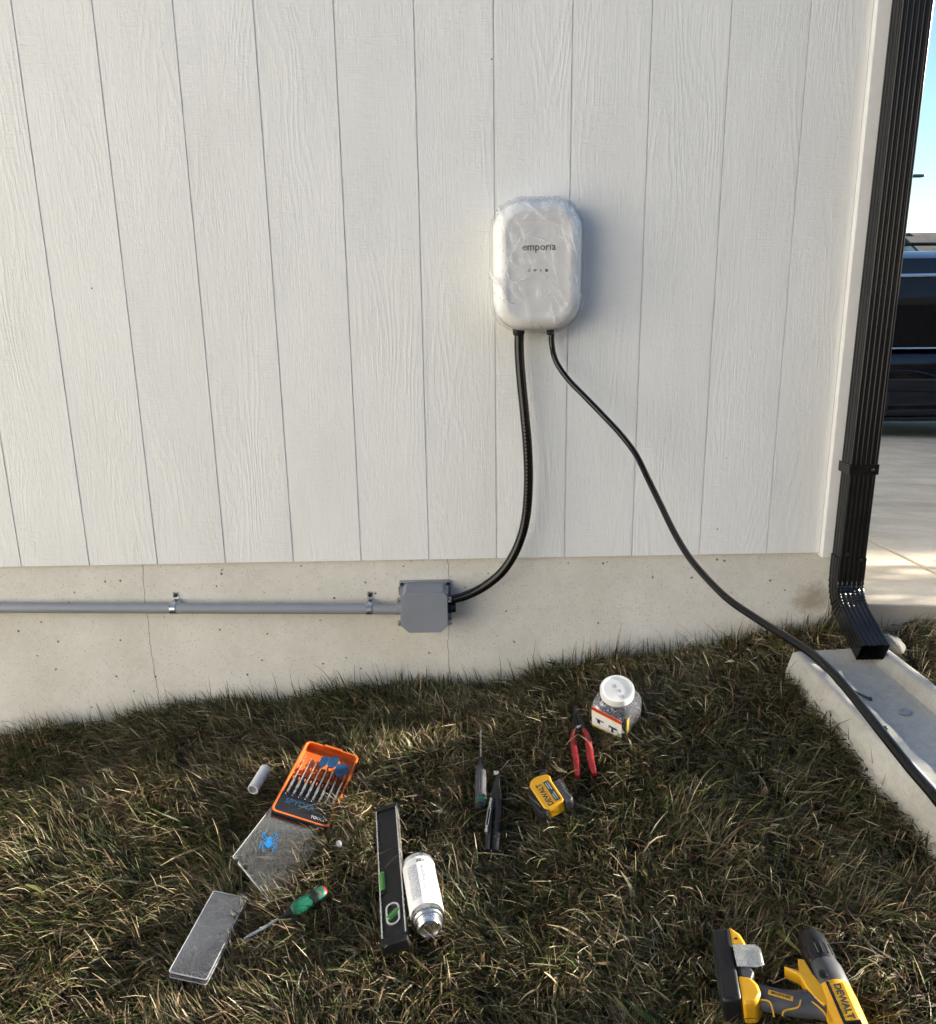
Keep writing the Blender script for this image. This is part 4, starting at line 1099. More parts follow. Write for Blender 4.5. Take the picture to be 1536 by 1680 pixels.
    for sg in (-1, 1):
        for k, (b0, e1, e2) in enumerate(((.006, (.013, .018), (.007, .030)), (.003, (.017, .010), (.015, .026)), (-.001, (.018, -.006), (.019, -.022)), (-.004, (.013, -.012), (.011, -.030)))):
            P3 = catmull([pt(sg * .004, b0), pt(sg * e1[0], e1[1]), pt(sg * e2[0], e2[1])], 5)
            for p, q_ in zip(P3, P3[1:]):
                d_ = (q_ - p).normalized(); nn = Vector((-d_.y, d_.x, 0)) * .0011
                bm.faces.new([bm.verts.new(v) for v in (p - nn, q_ - nn, q_ + nn, p + nn)])
    part('lid_emblem', bm, 'blue_print', lid)
    # hinge hooks
    for px, py in ((386, 1425), (402, 1430)):
        p = inv @ P(px, py, .024); bm = newbm(); lathe(bm, [(.0048, 0), (.0048, .004), (.0025, .005)], 'z', 12); part('lid_catch', bm, 'black_plastic', lid, T3(p.x, p.y, z0 - .001))
    foot(top, bot, .075); foot(P(495, 1340), P(418, 1450), .07)
    # second, separate clear box
    A, B, C_, D_ = P(355, 1458, .025), P(402, 1472, .025), P(331, 1614, .025), P(285, 1592, .025)
    top = (A + B) / 2; bot = (C_ + D_) / 2
    mw2 = frame((top + bot) / 2, bot - top, lawn_normal(top) + Vector((.25, 0, 0))); L = (bot - top).length; Wd = ((B - A).length + (C_ - D_).length) / 2
    rt2 = thing('clear_plastic_box', 'narrow scratched clear plastic box lying at the lower left', 'plastic box', mw2)
    bm = newbm()
    o_, i_ = rrect(L, Wd, .004, 3), rrect(L - .004, Wd - .004, .003, 3); n = len(o_)
    a0 = [bm.verts.new((x, y, -.014)) for x, y in o_]; a1 = [bm.verts.new((x, y, 0)) for x, y in o_]; a2 = [bm.verts.new((x, y, -.0015)) for x, y in i_]; a3 = [bm.verts.new((x, y, -.014)) for x, y in i_]
    bm.faces.new(a1); bm.faces.new(a2[::-1])
    for P0, P1 in ((a0, a1), (a3, a2), (a0, a3)):
        for i in range(n): bm.faces.new((P0[i], P0[(i + 1) % n], P1[(i + 1) % n], P1[i]))
    part('box_shell', bm, 'clear_dark', rt2, bevel=.001)
    bm = newbm()
    for z_ in (-.0006, -.0137): tube(bm, [Vector((x, y, z_)) for x, y in o_ + [o_[0]]], .0013, 6)
    part('box_edge', bm, 'clear_edge', rt2)  # hazy white tubes stand for sunlight caught on the box edges
    bm = newbm(); box(bm, -L / 2 + .020, -L / 2 + .023, -Wd / 2 + .003, Wd / 2 - .003, -.0125, -.0022); part('divider', bm, 'clear_dark', rt2)
    bm = newbm(); box(bm, -L / 2 - .012, -L / 2 + .002, Wd / 2 - .020 if s > 0 else -Wd / 2 + .004, Wd / 2 - .004 if s > 0 else -Wd / 2 + .020, -.010, -.004); part('hinge_tab', bm, 'clear', rt2, bevel=.001)
    foot(top, bot, .035)
build_bit_case()

def build_drill():
    # frame: x = picture right along the handle (battery -> head), y = towards the nose (up in the picture)
    pb, ph = P(1200, 1592, .035), P(1345, 1625, .035)
    nrm = lawn_normal(pb); mw0 = frame(pb, ph - pb, nrm)
    nose, tail = P(1333, 1545, .035), P(1396, 1690, .035)
    root = thing('cordless_drill', 'yellow and black cordless drill lying on its side at the lower right', 'drill', mw0)
    inv = mw0.inverted()
    L2 = lambda px, py, h=.035: inv @ P(px, py, h)
    sy = 1 if (L2(1200, 1540) - L2(1200, 1600)).y > 0 else -1
    up_ = Vector((0, sy, 0))
    # ---- head: axis from tail to nose
    n_, t_ = L2(1333, 1548), L2(1408, 1720); n_.z = t_.z = .0
    ax = (n_ - t_).normalized(); HL = (n_ - t_).length
    H = Matrix((ax, Vector((0, 0, 1)).cross(ax), Vector((0, 0, 1)))).transposed().to_4x4(); H.translation = t_
    Z = lambda bmx: bmx
    bm = newbm(); lathe(bm, [(.020, 0), (.0265, .006), (.0295, .03), (.030, .075), (.029, HL * .50)], 'x', 28); head = part('motor_housing', bm, 'yellow', root, H, squash=None) if False else part('motor_housing', bm, 'yellow', root, H)
    bm = newbm(); lathe(bm, [(.0290, HL * .50), (.0300, HL * .52), (.0292, HL * .68), (.0265, HL * .735)], 'x', 28); part('gear_collar', bm, 'grey_grip', root, H)
    bm = newbm(); prof = [(.020, HL * .735), (.0250, HL * .74), (.0262, HL * .80), (.0258, HL * .95), (.024, HL * 1.03), (.0195, HL * 1.07), (.008, HL * 1.075)]; lathe(bm, prof, 'x', 28); ch = part('chuck', bm, 'black_plastic', root, H)
    bm = newbm()
    for k in range(18):
        a = 2 * math.pi * k / 18; c_ = Vector((0, .0262 * math.cos(a), .0262 * math.sin(a)))
        tube(bm, [c_ + Vector((HL * .78, 0, 0)), c_ + Vector((HL * .89, 0, 0))], .0011, 6)
    part('chuck_grip_ribs', bm, 'black_rubber', ch)
    # side badge with lettering
    fl = Matrix.Rotation(0, 4, 'Z')
    bm = newbm(); box(bm, HL * .12, HL * .46, -.013, .013, .0270, .0302); bd_ = part('badge', bm, 'yellow', root, H, bevel=.001)
    bm = newbm(); box(bm, HL * .08, HL * .48, .0095, .0145, .0303, .0309); part('badge_stripe', bm, 'black_plastic', bd_)
    text_obj('lettering', 'DEWALT', .0155, 'ink', bd_, T3(HL * .29, -.001, .0304) @ Matrix.Rotation(R(180), 4, 'Z'), .0003, .0005)
    for k in range(3):
        bm = newbm(); box(bm, HL * .02 + k * .006, HL * .06 + k * .006 + .003, -.014, .012, .0255, .0290); part('vent_slot', bm, 'black_plastic', root, H, bevel=.0008)
    # forward/reverse button & mode switch
    bm = newbm(); lathe(bm, [(.0075, 0), (.0075, .004), (.006, .005)], 'z', 16); part('direction_button', bm, 'black_plastic', root, T3(*(t_ + ax * HL * .56 + (Vector((0, 0, 1)).cross(ax)) * .012)[:2], .0265))
    # ---- handle, curved, from the battery to the head
    c0, c1, c2, c3 = L2(1218, 1628), L2(1262, 1640), L2(1312, 1648), L2(1362, 1648)
    for c in (c0, c1, c2, c3): c.z = 0
    c3 = c3.lerp(t_ + ax * HL * .38, .6)
    pts = catmull([c0, c1, c2, c3], 8); rings = []
    for i, p in enumerate(pts):
        k = i / (len(pts) - 1); d_ = (pts[min(i + 1, len(pts) - 1)] - pts[max(0, i - 1)]).normalized(); nn = Vector((-d_.y, d_.x, 0))
        wy = .0195 + .005 * abs(k - .45) * 2 + (.009 * max(0, k - .8) * 5); wz = .0165 + .004 * k
        rings.append([p + nn * wy * math.cos(q) + Vector((0, 0, wz * math.sin(q))) for q in [2 * math.pi * z / 20 for z in range(20)]])
    bm = newbm(); loft(bm, rings); hd = part('handle', bm, 'grey_grip', root)
    # yellow piping lines on the handle
    def piping(px, rad=.0014, h=.054):
        q = [inv @ P(x, y, h) for x, y in px]
        bm = newbm(); tube(bm, catmull(q, 6), rad, 6); part('yellow_piping', bm, 'yellow', hd)
    piping([(1248, 1640), (1262, 1643), (1268, 1656), (1270, 1668)])
    piping([(1284, 1666), (1288, 1658), (1310, 1652), (1316, 1638), (1330, 1642), (1350, 1658), (1362, 1678)])
    pl_ = inv @ P(1281, 1632, .056)
    bm = newbm(); box(bm, -.020, .020, -.0045, .0045, 0, .0012); pb_ = part('handle_plate', bm, 'yellow', hd, T3(pl_.x, pl_.y, .0175) @ Matrix.Rotation(R(-4), 4, 'Z'), bevel=.0005)
    text_obj('lettering', 'BRUSHLESS', .0062, 'ink', pb_, T3(0, 0, .0013), .0002, .0002)
    # trigger
    tg = c3.lerp(c2, .35) + up_ * .028
    bm = newbm(); prism(bm, rrect(.030, .018, .006, 4), -.009, .009); part('trigger', bm, 'black_plastic', root, T3(tg.x, tg.y, 0) @ Matrix.Rotation(R(-15), 4, 'Z'), bevel=.002)
    # yellow shoulder between the handle and the nose
    sh = [inv @ P(x, y, .05) for x, y in ((1286, 1589), (1312, 1597), (1309, 1577), (1320, 1579), (1334, 1602), (1352, 1624), (1364, 1646), (1352, 1654), (1337, 1642), (1322, 1622), (1312, 1604), (1288, 1593))]
    bm = newbm(); prism(bm, [(p.x, p.y) for p in sh], -.006, .0205); part('yellow_shoulder', bm, 'yellow', root, bevel=.004)
    # ---- battery foot
    f0, f1 = L2(1186, 1540), L2(1206, 1660); f0.z = f1.z = 0; fd = (f1 - f0).normalized(); FL = (f1 - f0).length
    FM = Matrix((fd, Vector((0, 0, 1)).cross(fd), Vector((0, 0, 1)))).transposed().to_4x4(); FM.translation = (f0 + f1) / 2
    sx = 1 if (FM.to_3x3() @ Vector((0, 1, 0))).x > 0 else -1     # sx*y = picture right (towards the handle)
    bm = newbm(); box(bm, -FL / 2, FL / 2, *sorted((-sx * .020, sx * .014)), -.030, .028); bt = part('battery_pack', bm, 'black_plastic', root, FM, bevel=.006)
    bm = newbm(); box(bm, -FL * .30, FL * .30, *sorted((-sx * .0215, -sx * .0195)), -.012, .014); part('battery_label', bm, 'ink', bt)
    out = [(-FL / 2 - .004, .012), (-FL * .40, .030), (-FL * .26, .036), (-FL * .16, .030), (FL * .10, .030), (FL * .16, .040), (FL * .40, .044), (FL / 2, .032), (FL / 2 + .002, .014)]
    bm = newbm(); prism(bm, [(x, sx * y) for x, y in out], -.026, .024); ft = part('battery_base', bm, 'black_plastic', root, FM, bevel=.005)
    for lobe in ([(-FL / 2 - .006, .012), (-FL * .41, .031), (-FL * .27, .038), (-FL * .20, .034), (-FL * .22, .012)], [(FL * .16, .013), (FL * .18, .034), (FL * .28, .044), (FL * .40, .047), (FL / 2 + .002, .036), (FL / 2 + .004, .014)]):
        bm = newbm(); prism(bm, [(x, sx * y) for x, y in lobe], -.027, .0268); part('yellow_guard', bm, 'yellow', ft, bevel=.005)
    bm = newbm(); prism(bm, [(x, sx * y) for x, y in ((FL * .02, .020), (FL * .04, .036), (FL * .12, .042), (FL * .30, .030), (FL * .20, .020))], -.02, .0262); part('base_grip', bm, 'grey_grip', root, FM, bevel=.003)
    # bright belt hook
    bm = newbm(); prism(bm, [(x, sx * y) for x, y in ((-FL * .24, .010), (-FL * .26, .050), (-FL * .20, .058), (FL * .02, .058), (FL * .06, .046), (FL * .06, .012))], .0290, .0312); hk = part('belt_hook', bm, 'alu', root, FM @ Matrix.Rotation(R(-6) * sx, 4, 'X'), bevel=.0008)
    bm = newbm(); prism(bm, [(x, sx * y) for x, y in ((-FL * .20, .056), (-FL * .20, .0585), (FL * .02, .0585), (FL * .02, .056))], .008, .030); part('hook_return', bm, 'alu', root, FM, bevel=.0006)
    bm = newbm(); lathe(bm, [(.004, 0), (.004, .002), (.002, .003)], 'z', 12); part('hook_screw', bm, 'dark_steel', root, FM @ T3(-FL * .34, sx * .022, .0242))
    foot(pb - Vector((0, 0, 0)), ph, .055); foot(nose, tail, .035); foot(P(1190, 1550), P(1205, 1660), .04)
build_drill()

def crumb(px, py, sz, m, label, cat, nm):
    c = P(px, py, .01); bm = newbm(); bmesh.ops.create_icosphere(bm, subdivisions=2, radius=sz)
    for v in bm.verts: v.co *= 1 + .4 * noise.noise(v.co * 120)
    o = obj(nm, bm, m, smooth=False); o.location = c; tag(o, label, cat)
crumb(556, 1384, .0075, 'grey_pvc', 'small grey plastic offcut on the grass right of the clear lid', 'offcut', 'plastic_offcut')

# ------------------------------------------------------------------ the black car in the driveway
def build_car():
    yN = 4.6; W_ = 1.86; yF = yN + W_
    xr = 2.35; L = 4.65
    gz_ = drive_z(3.7, 5.2)
    root = thing('parked_car', 'glossy black car parked on the concrete driveway behind the downspout', 'car', Vector((xr + L / 2, (yN + yF) / 2, gz_)))
    O = Vector((xr + L / 2, yN, gz_))
    # stations along x (0 = tail at the garage, L = nose): lower sill z, belt z, roof z, plan inset
    st = [(0.0, .45, .70, .70, .22), (.04, .34, .77, .82, .12), (.12, .24, .79, 1.18, .06), (.32, .17, .79, 1.50, .025), (.62, .15, .785, 1.545, .01), (1.2, .15, .78, 1.575, .0), (1.9, .15, .775, 1.575, .0), (2.5, .15, .77, 1.545, .0),
          (2.95, .15, .775, 1.42, .0), (3.35, .16, .79, 1.16, .005), (3.62, .17, .80, .92, .015), (3.95, .19, .79, .82, .04), (4.3, .22, .75, .77, .09), (4.55, .27, .68, .69, .17), (4.65, .38, .58, .58, .28)]
    def body_ring(s):
        x, zl, zb, zr, ins = s; X0 = x - L / 2
        half = [(ins + .10, zl), (ins + .03, zl + .02), (ins + .015, zl + .10), (ins + .03, zl + .17), (ins + .012, zl + .28), (ins, zb - .30), (ins + .004, zb - .16), (ins + .03, zb - .06), (ins + .055, zb)]
        ring = [(X0, y, z) for y, z in half] + [(X0, W_ - y, z) for y, z in reversed(half)]
        return ring
    rings = [body_ring(s) for s in st]
    bm = newbm(); loft(bm, rings)
    def cobj(nm, bm, m, parent=root, **k):
        o = obj(nm, bm, m, parent, **k); 
        if parent is root: o.matrix_local = T3(0, -W_ / 2, 0)
        return o
    b = cobj('body', bm, 'car_paint', angle=45)
    sb = b.modifiers.new('s', 'SUBSURF'); sb.levels = 1; sb.render_levels = 2
    # greenhouse: glass
    def gh(s, inset=0.0, zlo=0, zhi=0):
        x, zl, zb, zr, ins = s; X0 = x - L / 2
        zr = max(zr, zb + .003) + zhi
        tum = .055 + ins + inset; top = tum + .10 * min(1, (zr - zb) / .62)
        half = [(tum, zb - .01 + zlo), (tum + (top - tum) * .55, zb + (zr - zb) * .42), (top - .02, zb + (zr - zb) * .74), (top + .03, zb + (zr - zb) * .90), (top + .18, zr - .015), (W_ / 2, zr + .012)]
        return [(X0, y, z) for y, z in half] + [(X0, W_ - y, z) for y, z in reversed(half[:-1])]
    gst = [s for s in st if .1 < s[0] < 3.7]
    bm = newbm(); loft(bm, [gh(s) for s in gst]); g = cobj('glasshouse', bm, 'car_glass', angle=45)
    # roof skin and rails
    bm = newbm()
    def roofring(s):
        r = gh(s, -.004, 0, .006); a = r[2:-2]
        lower = [(p[0], p[1], p[2] - .02) for p in a]
        return [tuple(p) for p in a] + lower[::-1]
    loft(bm, [roofring(s) for s in st if .3 <= s[0] <= 2.6]); cobj('roof', bm, 'car_paint', angle=45)
    for sg in (0, 1):
        def Yf(y): return y if sg == 0 else W_ - y
        def line(kz, dy, x0, x1, r, nm, m):
            P3 = []
            for s in st:
                if not (x0 <= s[0] <= x1): continue
                a = gh(s); lo, hi = Vector(a[1]), Vector(a[2]); base = Vector(a[0])
                pt_ = {'top': hi, 'belt': base + Vector((0, 0, .012))}[kz]
                P3.append(Vector((pt_.x, Yf(pt_.y - dy), pt_.z)))
            bm = newbm(); tube(bm, catmull(P3, 4), r, 8); cobj(nm, bm, m)
        line('top', .010, .3, 3.0, .017, 'window_trim', 'chrome'); line('belt', .012, .12, 3.4, .008, 'belt_trim', 'chrome')
        # roof rail
        P3 = [Vector((x - L / 2, Yf(.30), z)) for x, z in ((.55, 1.555), (.7, 1.60), (1.5, 1.625), (2.3, 1.60), (2.45, 1.56))]
        bm = newbm(); tube(bm, catmull(P3, 5), .014, 8); cobj('roof_rail', bm, 'black_plastic')
        # pillars
        for x in (1.0 , 2.02):
            s0 = min(st, key=lambda s: abs(s[0] - x)); a = gh(s0)
            P3 = [Vector((x - L / 2, Yf(a[k][1] - .006), a[k][2])) for k in (0, 1, 2)]
            bm = newbm(); tube(bm, P3, .026, 8); cobj('door_pillar', bm, 'black_plastic')
        for x in (1.05, 2.2):
            bm = newbm(); y_ = Yf(-.018); tube(bm, [(x - L / 2 - .09, y_, .665), (x - L / 2 + .09, y_, .665)], .011, 8); cobj('door_handle', bm, 'chrome')
        for zz, dz_, rr_ in ((.60, .20, .007), (.42, .05, .005)):
            P3 = [Vector((x - L / 2, Yf(.001 + .0), z)) for x, z in ((.9, zz), (1.3, zz), (1.5, zz - dz_ * .06), (1.75, zz - dz_ * .4), (2.0, zz - dz_ * .8), (2.4, zz - dz_))]
            bm = newbm(); tube(bm, catmull(P3, 5), rr_, 8); cobj('body_crease', bm, 'car_paint')
        for x in (.98, 2.03, 2.95):
            bm = newbm(); tube(bm, [(x - L / 2, Yf(.0005), .32), (x - L / 2, Yf(-.0035), .60), (x - L / 2, Yf(.02), .72)], .0035, 6); cobj('door_seam', bm, 'black_rubber')
        bm = newbm(); tube(bm, [(x - L / 2, Yf(.012), z) for x, z in ((.6, .20), (1.5, .185), (3.3, .185))], .018, 8); cobj('sill_moulding', bm, 'black_rubber')
        bm = newbm(); lathe(bm, [(.01, -.03), (.09, -.02), (.10, .02), (.07, .06)], 'x', 12, squash=.7); o = cobj('door_mirror', bm, 'car_paint'); o.matrix_local = T3(3.05 - L / 2, -W_ / 2 + Yf(-.10), .99)
        for x in (.88, 3.72):
            yc = Yf(.10)
            bm = newbm(); lathe(bm, [(.24, -.11), (.31, -.11), (.335, -.09), (.34, -.03), (.34, .03), (.335, .09), (.31, .11), (.24, .11)], 'y', 40); o = cobj('wheel', bm, 'tyre'); o.matrix_local = T3(x - L / 2, -W_ / 2 + yc, .34)
            bm = newbm(); d_ = -1 if sg == 0 else 1
            lathe(bm, [(.245, d_ * .10), (.235, d_ * .085), (.22, d_ * .05), (.01, d_ * .05)], 'y', 40)
            for k in range(5):
                a = R(72 * k); tube(bm, [(.03 * math.cos(a), d_ * .085, .03 * math.sin(a)), (.225 * math.cos(a), d_ * .09, .225 * math.sin(a))], .022, 8)
            lathe(bm, [(.05, d_ * .06), (.05, d_ * .1), (.02, d_ * .105)], 'y', 16)
            obj('rim', bm, 'alu', o)
            bm = newbm(); n = 24; a_ = []
            pts_o = []; 
            for k in range(n + 1):
                q = R(-18 + 216 * k / n); pts_o.append(Vector((x - L / 2 + .385 * math.cos(q), Yf(-.002), .34 + .385 * math.sin(q))))
            tube(bm, pts_o, .016, 8); cobj('wheel_arch', bm, 'black_rubber')
        bm = newbm(); tube(bm, [(.03 - L / 2, Yf(.20), .78), (.12 - L / 2, Yf(.08), .80), (.30 - L / 2, Yf(.022), .80)], .05, 10); cobj('tail_light', bm, 'lamp_red')
        bm = newbm(); tube(bm, [(4.25 - L / 2, Yf(.10), .70), (4.5 - L / 2, Yf(.22), .64)], .055, 10); cobj('headlight', bm, 'lamp_clear')
build_car()

# ------------------------------------------------------------------ surroundings
def simple_house(name, label, x0, x1, y0, y1, z0, h, roofh, wallm, ridge='x', windows=(), over=.4):
    root = thing(name, label, 'house', Vector(((x0 + x1) / 2, (y0 + y1) / 2, z0)))
    cx, cy = (x0 + x1) / 2, (y0 + y1) / 2
    w, d_ = (x1 - x0) / 2, (y1 - y0) / 2
    bm = newbm(); box(bm, -w, w, -d_, d_, -.8, h)
    # gable ends
    obj('wall', bm, wallm, root, smooth=False)
    bm = newbm()
    if ridge == 'x':
        for s in (-1, 1):
            prism(bm, [(-d_, 0), (d_, 0), (0, roofh * .97)], s * (w - .05), s * (w - .2))
        for v in bm.verts: v.co = Vector((v.co.z, v.co.x, v.co.y + h + .002))
        obj('gable', bm, wallm, root, smooth=False)
        bm = newbm()
        for s in (-1, 1):
            v = [bm.verts.new(p) for p in ((-w - over, s * (d_ + over), h - .15), (w + over, s * (d_ + over), h - .15), (w + over, 0, h + roofh), (-w - over, 0, h + roofh), (-w - over, s * (d_ + over), h - .0), (w + over, s * (d_ + over), h - .0), (w + over, 0, h + roofh + .15), (-w - over, 0, h + roofh + .15))]
            for f in ((0, 1, 2, 3), (4, 5, 6, 7), (0, 1, 5, 4), (1, 2, 6, 5), (2, 3, 7, 6), (3, 0, 4, 7)): bm.faces.new([v[i] for i in f])
    else:
        for s in (-1, 1):
            prism(bm, [(-w, 0), (w, 0), (0, roofh * .97)], s * (d_ - .05), s * (d_ - .2))
        for v in bm.verts: v.co = Vector((v.co.x, v.co.z, v.co.y + h + .002))
        obj('gable', bm, wallm, root, smooth=False)
        bm = newbm()
        for s in (-1, 1):
            v = [bm.verts.new(p) for p in ((s * (w + over), -d_ - over, h - .15), (s * (w + over), d_ + over, h - .15), (0, d_ + over, h + roofh), (0, -d_ - over, h + roofh), (s * (w + over), -d_ - over, h), (s * (w + over), d_ + over, h), (0, d_ + over, h + roofh + .15), (0, -d_ - over, h + roofh + .15))]
            for f in ((0, 1, 2, 3), (4, 5, 6, 7), (0, 1, 5, 4), (1, 2, 6, 5), (2, 3, 7, 6), (3, 0, 4, 7)): bm.faces.new([v[i] for i in f])
    obj('roof', bm, 'roof', root, smooth=False)
    for (side, u, z, ww, hh) in windows:
        bm = newbm()
        if side == 'y-': box(bm, u - ww / 2, u + ww / 2, -d_ - .06, -d_ - .003, z, z + hh)
        if side == 'y+': box(bm, u - ww / 2, u + ww / 2, d_ + .003, d_ + .06, z, z + hh)
        if side == 'x+': box(bm, w + .003, w + .06, u - ww / 2, u + ww / 2, z, z + hh)
        if side == 'x-': box(bm, -w - .06, -w - .003, u - ww / 2, u + ww / 2, z, z + hh)
        f = obj('window', bm, 'trim', root, smooth=False)
        bm = newbm(); g = .07
        if side == 'y-': box(bm, u - ww / 2 + g, u + ww / 2 - g, -d_ - .075, -d_ - .0605, z + g, z + hh - g)
        if side == 'y+': box(bm, u - ww / 2 + g, u + ww / 2 - g, d_ + .0605, d_ + .075, z + g, z + hh - g)
        if side == 'x+': box(bm, w + .0605, w + .075, u - ww / 2 + g, u + ww / 2 - g, z + g, z + hh - g)
        if side == 'x-': box(bm, -w - .075, -w - .0605, u - ww / 2 + g, u + ww / 2 - g, z + g, z + hh - g)
        obj('pane', bm, 'window', f, smooth=False)
    return root
def build_far():
    # brown-roofed house far away over the car, with a pale gable on its left
    p = PY(1512, 382, 62.0)
    simple_house('far_house', 'distant house with a brown shingle roof above the black car', p.x - 7, p.x + 9, 58, 66, -.8, p.z - 1.6 + .8 - .15, 1.6, 'brick', 'x', (('y-', -3, 1.0, 1.4, 1.2), ('y-', 3, 1.0, 1.4, 1.2)))
    g = PY(1482, 390, 52.0)
    simple_house('far_house', 'distant grey gabled house end just right of the downspout', g.x - 3.4, g.x + 1.6, 50, 56, -.8, g.z - 1.6 + .8 - .1, 1.7, 'house_grey', 'y', (('y-', 0, .9, 1.2, 1.1),))
    g = PY(1560, 384, 46.0)
    simple_house('far_house', 'pale house wall cut by the right edge, beyond the black car', g.x - .9, g.x + 6, 45, 52, -.8, g.z + .8 - 1.9, 1.8, 'house_paint', 'x', (('y-', 0, .9, 1.2, 1.1),))
    # street lamp
    hd = PY(1507, 290, 30.0)
    root = thing('street_lamp', 'thin grey street lamp head in the sky beside the downspout', 'street lamp', Vector((hd.x - .45, 30, -.9)))
    bm = newbm(); tube(bm, [(0, 0, 0), (0, 0, hd.z + .9 - .05)], .05, 10, rf=lambda t: .07 - .03 * t); obj('pole', bm, 'lamp_grey', root)
    bm = newbm(); tube(bm, [(0, 0, hd.z + .85), (.25, 0, hd.z + .95)], .025, 8); obj('arm', bm, 'lamp_grey', root)
    bm = newbm(); box(bm, .22, .62, -.12, .12, hd.z + .88, hd.z + .98); obj('lamp_head', bm, 'lamp_grey', root, bevel=.02)
    # unseen houses; left and right ones added to bounce and block the sun
    simple_house('neighbour_house', 'white neighbour house to the left that catches the low sun', -14, -5.6, -13, -1.0, -1.0, 6.2, 2.0, 'house_paint', 'y', (('x+', 2, 3.4, 1.4, 1.2), ('x+', -3, 3.4, 1.4, 1.2), ('x+', -3, 1.0, 1.4, 1.2)))
    simple_house('neighbour_house', 'brown brick neighbour house to the right beyond the driveway', 16.5, 25, 3.42, 14, -1.0, 6.0, 2.0, 'brick', 'y', (('x-', -1, 1.0, 1.4, 1.2), ('x-', 3, 1.0, 1.4, 1.2)))
    simple_house('neighbour_house', 'brown brick neighbour house behind the camera', -3, 20, -22, -12.5, -1.2, 6.6, 2.6, 'brick', 'x', (('y+', -7, 1.2, 1.6, 1.2), ('y+', -1, 1.2, 1.6, 1.2), ('y+', 5, 1.2, 1.6, 1.2), ('y+', -4, 4.4, 1.6, 1.2), ('y+', 3, 4.4, 1.6, 1.2)))
build_far()

def shade_shrub(px, py, hgt, rad, label, seed, dens=900, z0=-.35):  # unseen bushes added to block and dapple the low sun
    rg = random.Random(seed); root = thing('shrub', label, 'shrub', Vector((px, py, z0)), 'shrubs off to the right of the lawn')
    bm = newbm(); tips = []
    for k in range(14):
        a = rg.uniform(0, 6.28); lean = rg.uniform(.1, 1) * rad
        p = [Vector((0, 0, 0))]; 
        for j in range(1, 6):
            t_ = j / 5; p.append(Vector((math.cos(a) * lean * t_ ** 1.3 + rg.uniform(-.05, .05), math.sin(a) * lean * t_ ** 1.3 + rg.uniform(-.05, .05), hgt * t_ * rg.uniform(.9, 1))))
        tube(bm, p, .02, 6, rf=lambda t: .022 * (1 - t) + .005); tips += p[2:]
    obj('branches', bm, 'bark', root)
    bm = newbm()
    for k in range(dens):
        c = rg.choice(tips) + Vector((rg.gauss(0, .16), rg.gauss(0, .16), rg.gauss(0, .16)))
        if c.z < .05: continue
        a, b = rg.uniform(0, 6.28), rg.uniform(-1, 1); u = Vector((math.cos(a), math.sin(a), b)).normalized(); v = u.cross(Vector((rg.uniform(-1, 1), rg.uniform(-1, 1), 1))).normalized(); s_ = rg.uniform(.025, .05)
        bm.faces.new([bm.verts.new(q) for q in (c - u * s_, c + v * s_ * .5, c + u * s_, c - v * s_ * .5)])
    obj('leaves', bm, 'leaf', root, smooth=False)
SHR = [(6.6, .76, 2.45, .13, 1), (6.5, .08, 2.0, .42, 5), (7.2, -.85, 2.2, .6, 2), (6.8, -1.8, 2.1, .6, 3), (7.3, -2.9, 2.4, .6, 4)]
for k, (x, y, h, r, sd_) in enumerate(SHR):
    shade_shrub(x, y, h, r, ['tall narrow brown leafed shrub at the driveway edge', 'low dense brown leafed shrub next to the tall narrow one', 'second brown leafed shrub from the driveway', 'third brown leafed shrub from the driveway', 'brown leafed shrub farthest from the driveway'][k], sd_, (2200, 1900, 420, 330, 420)[k])

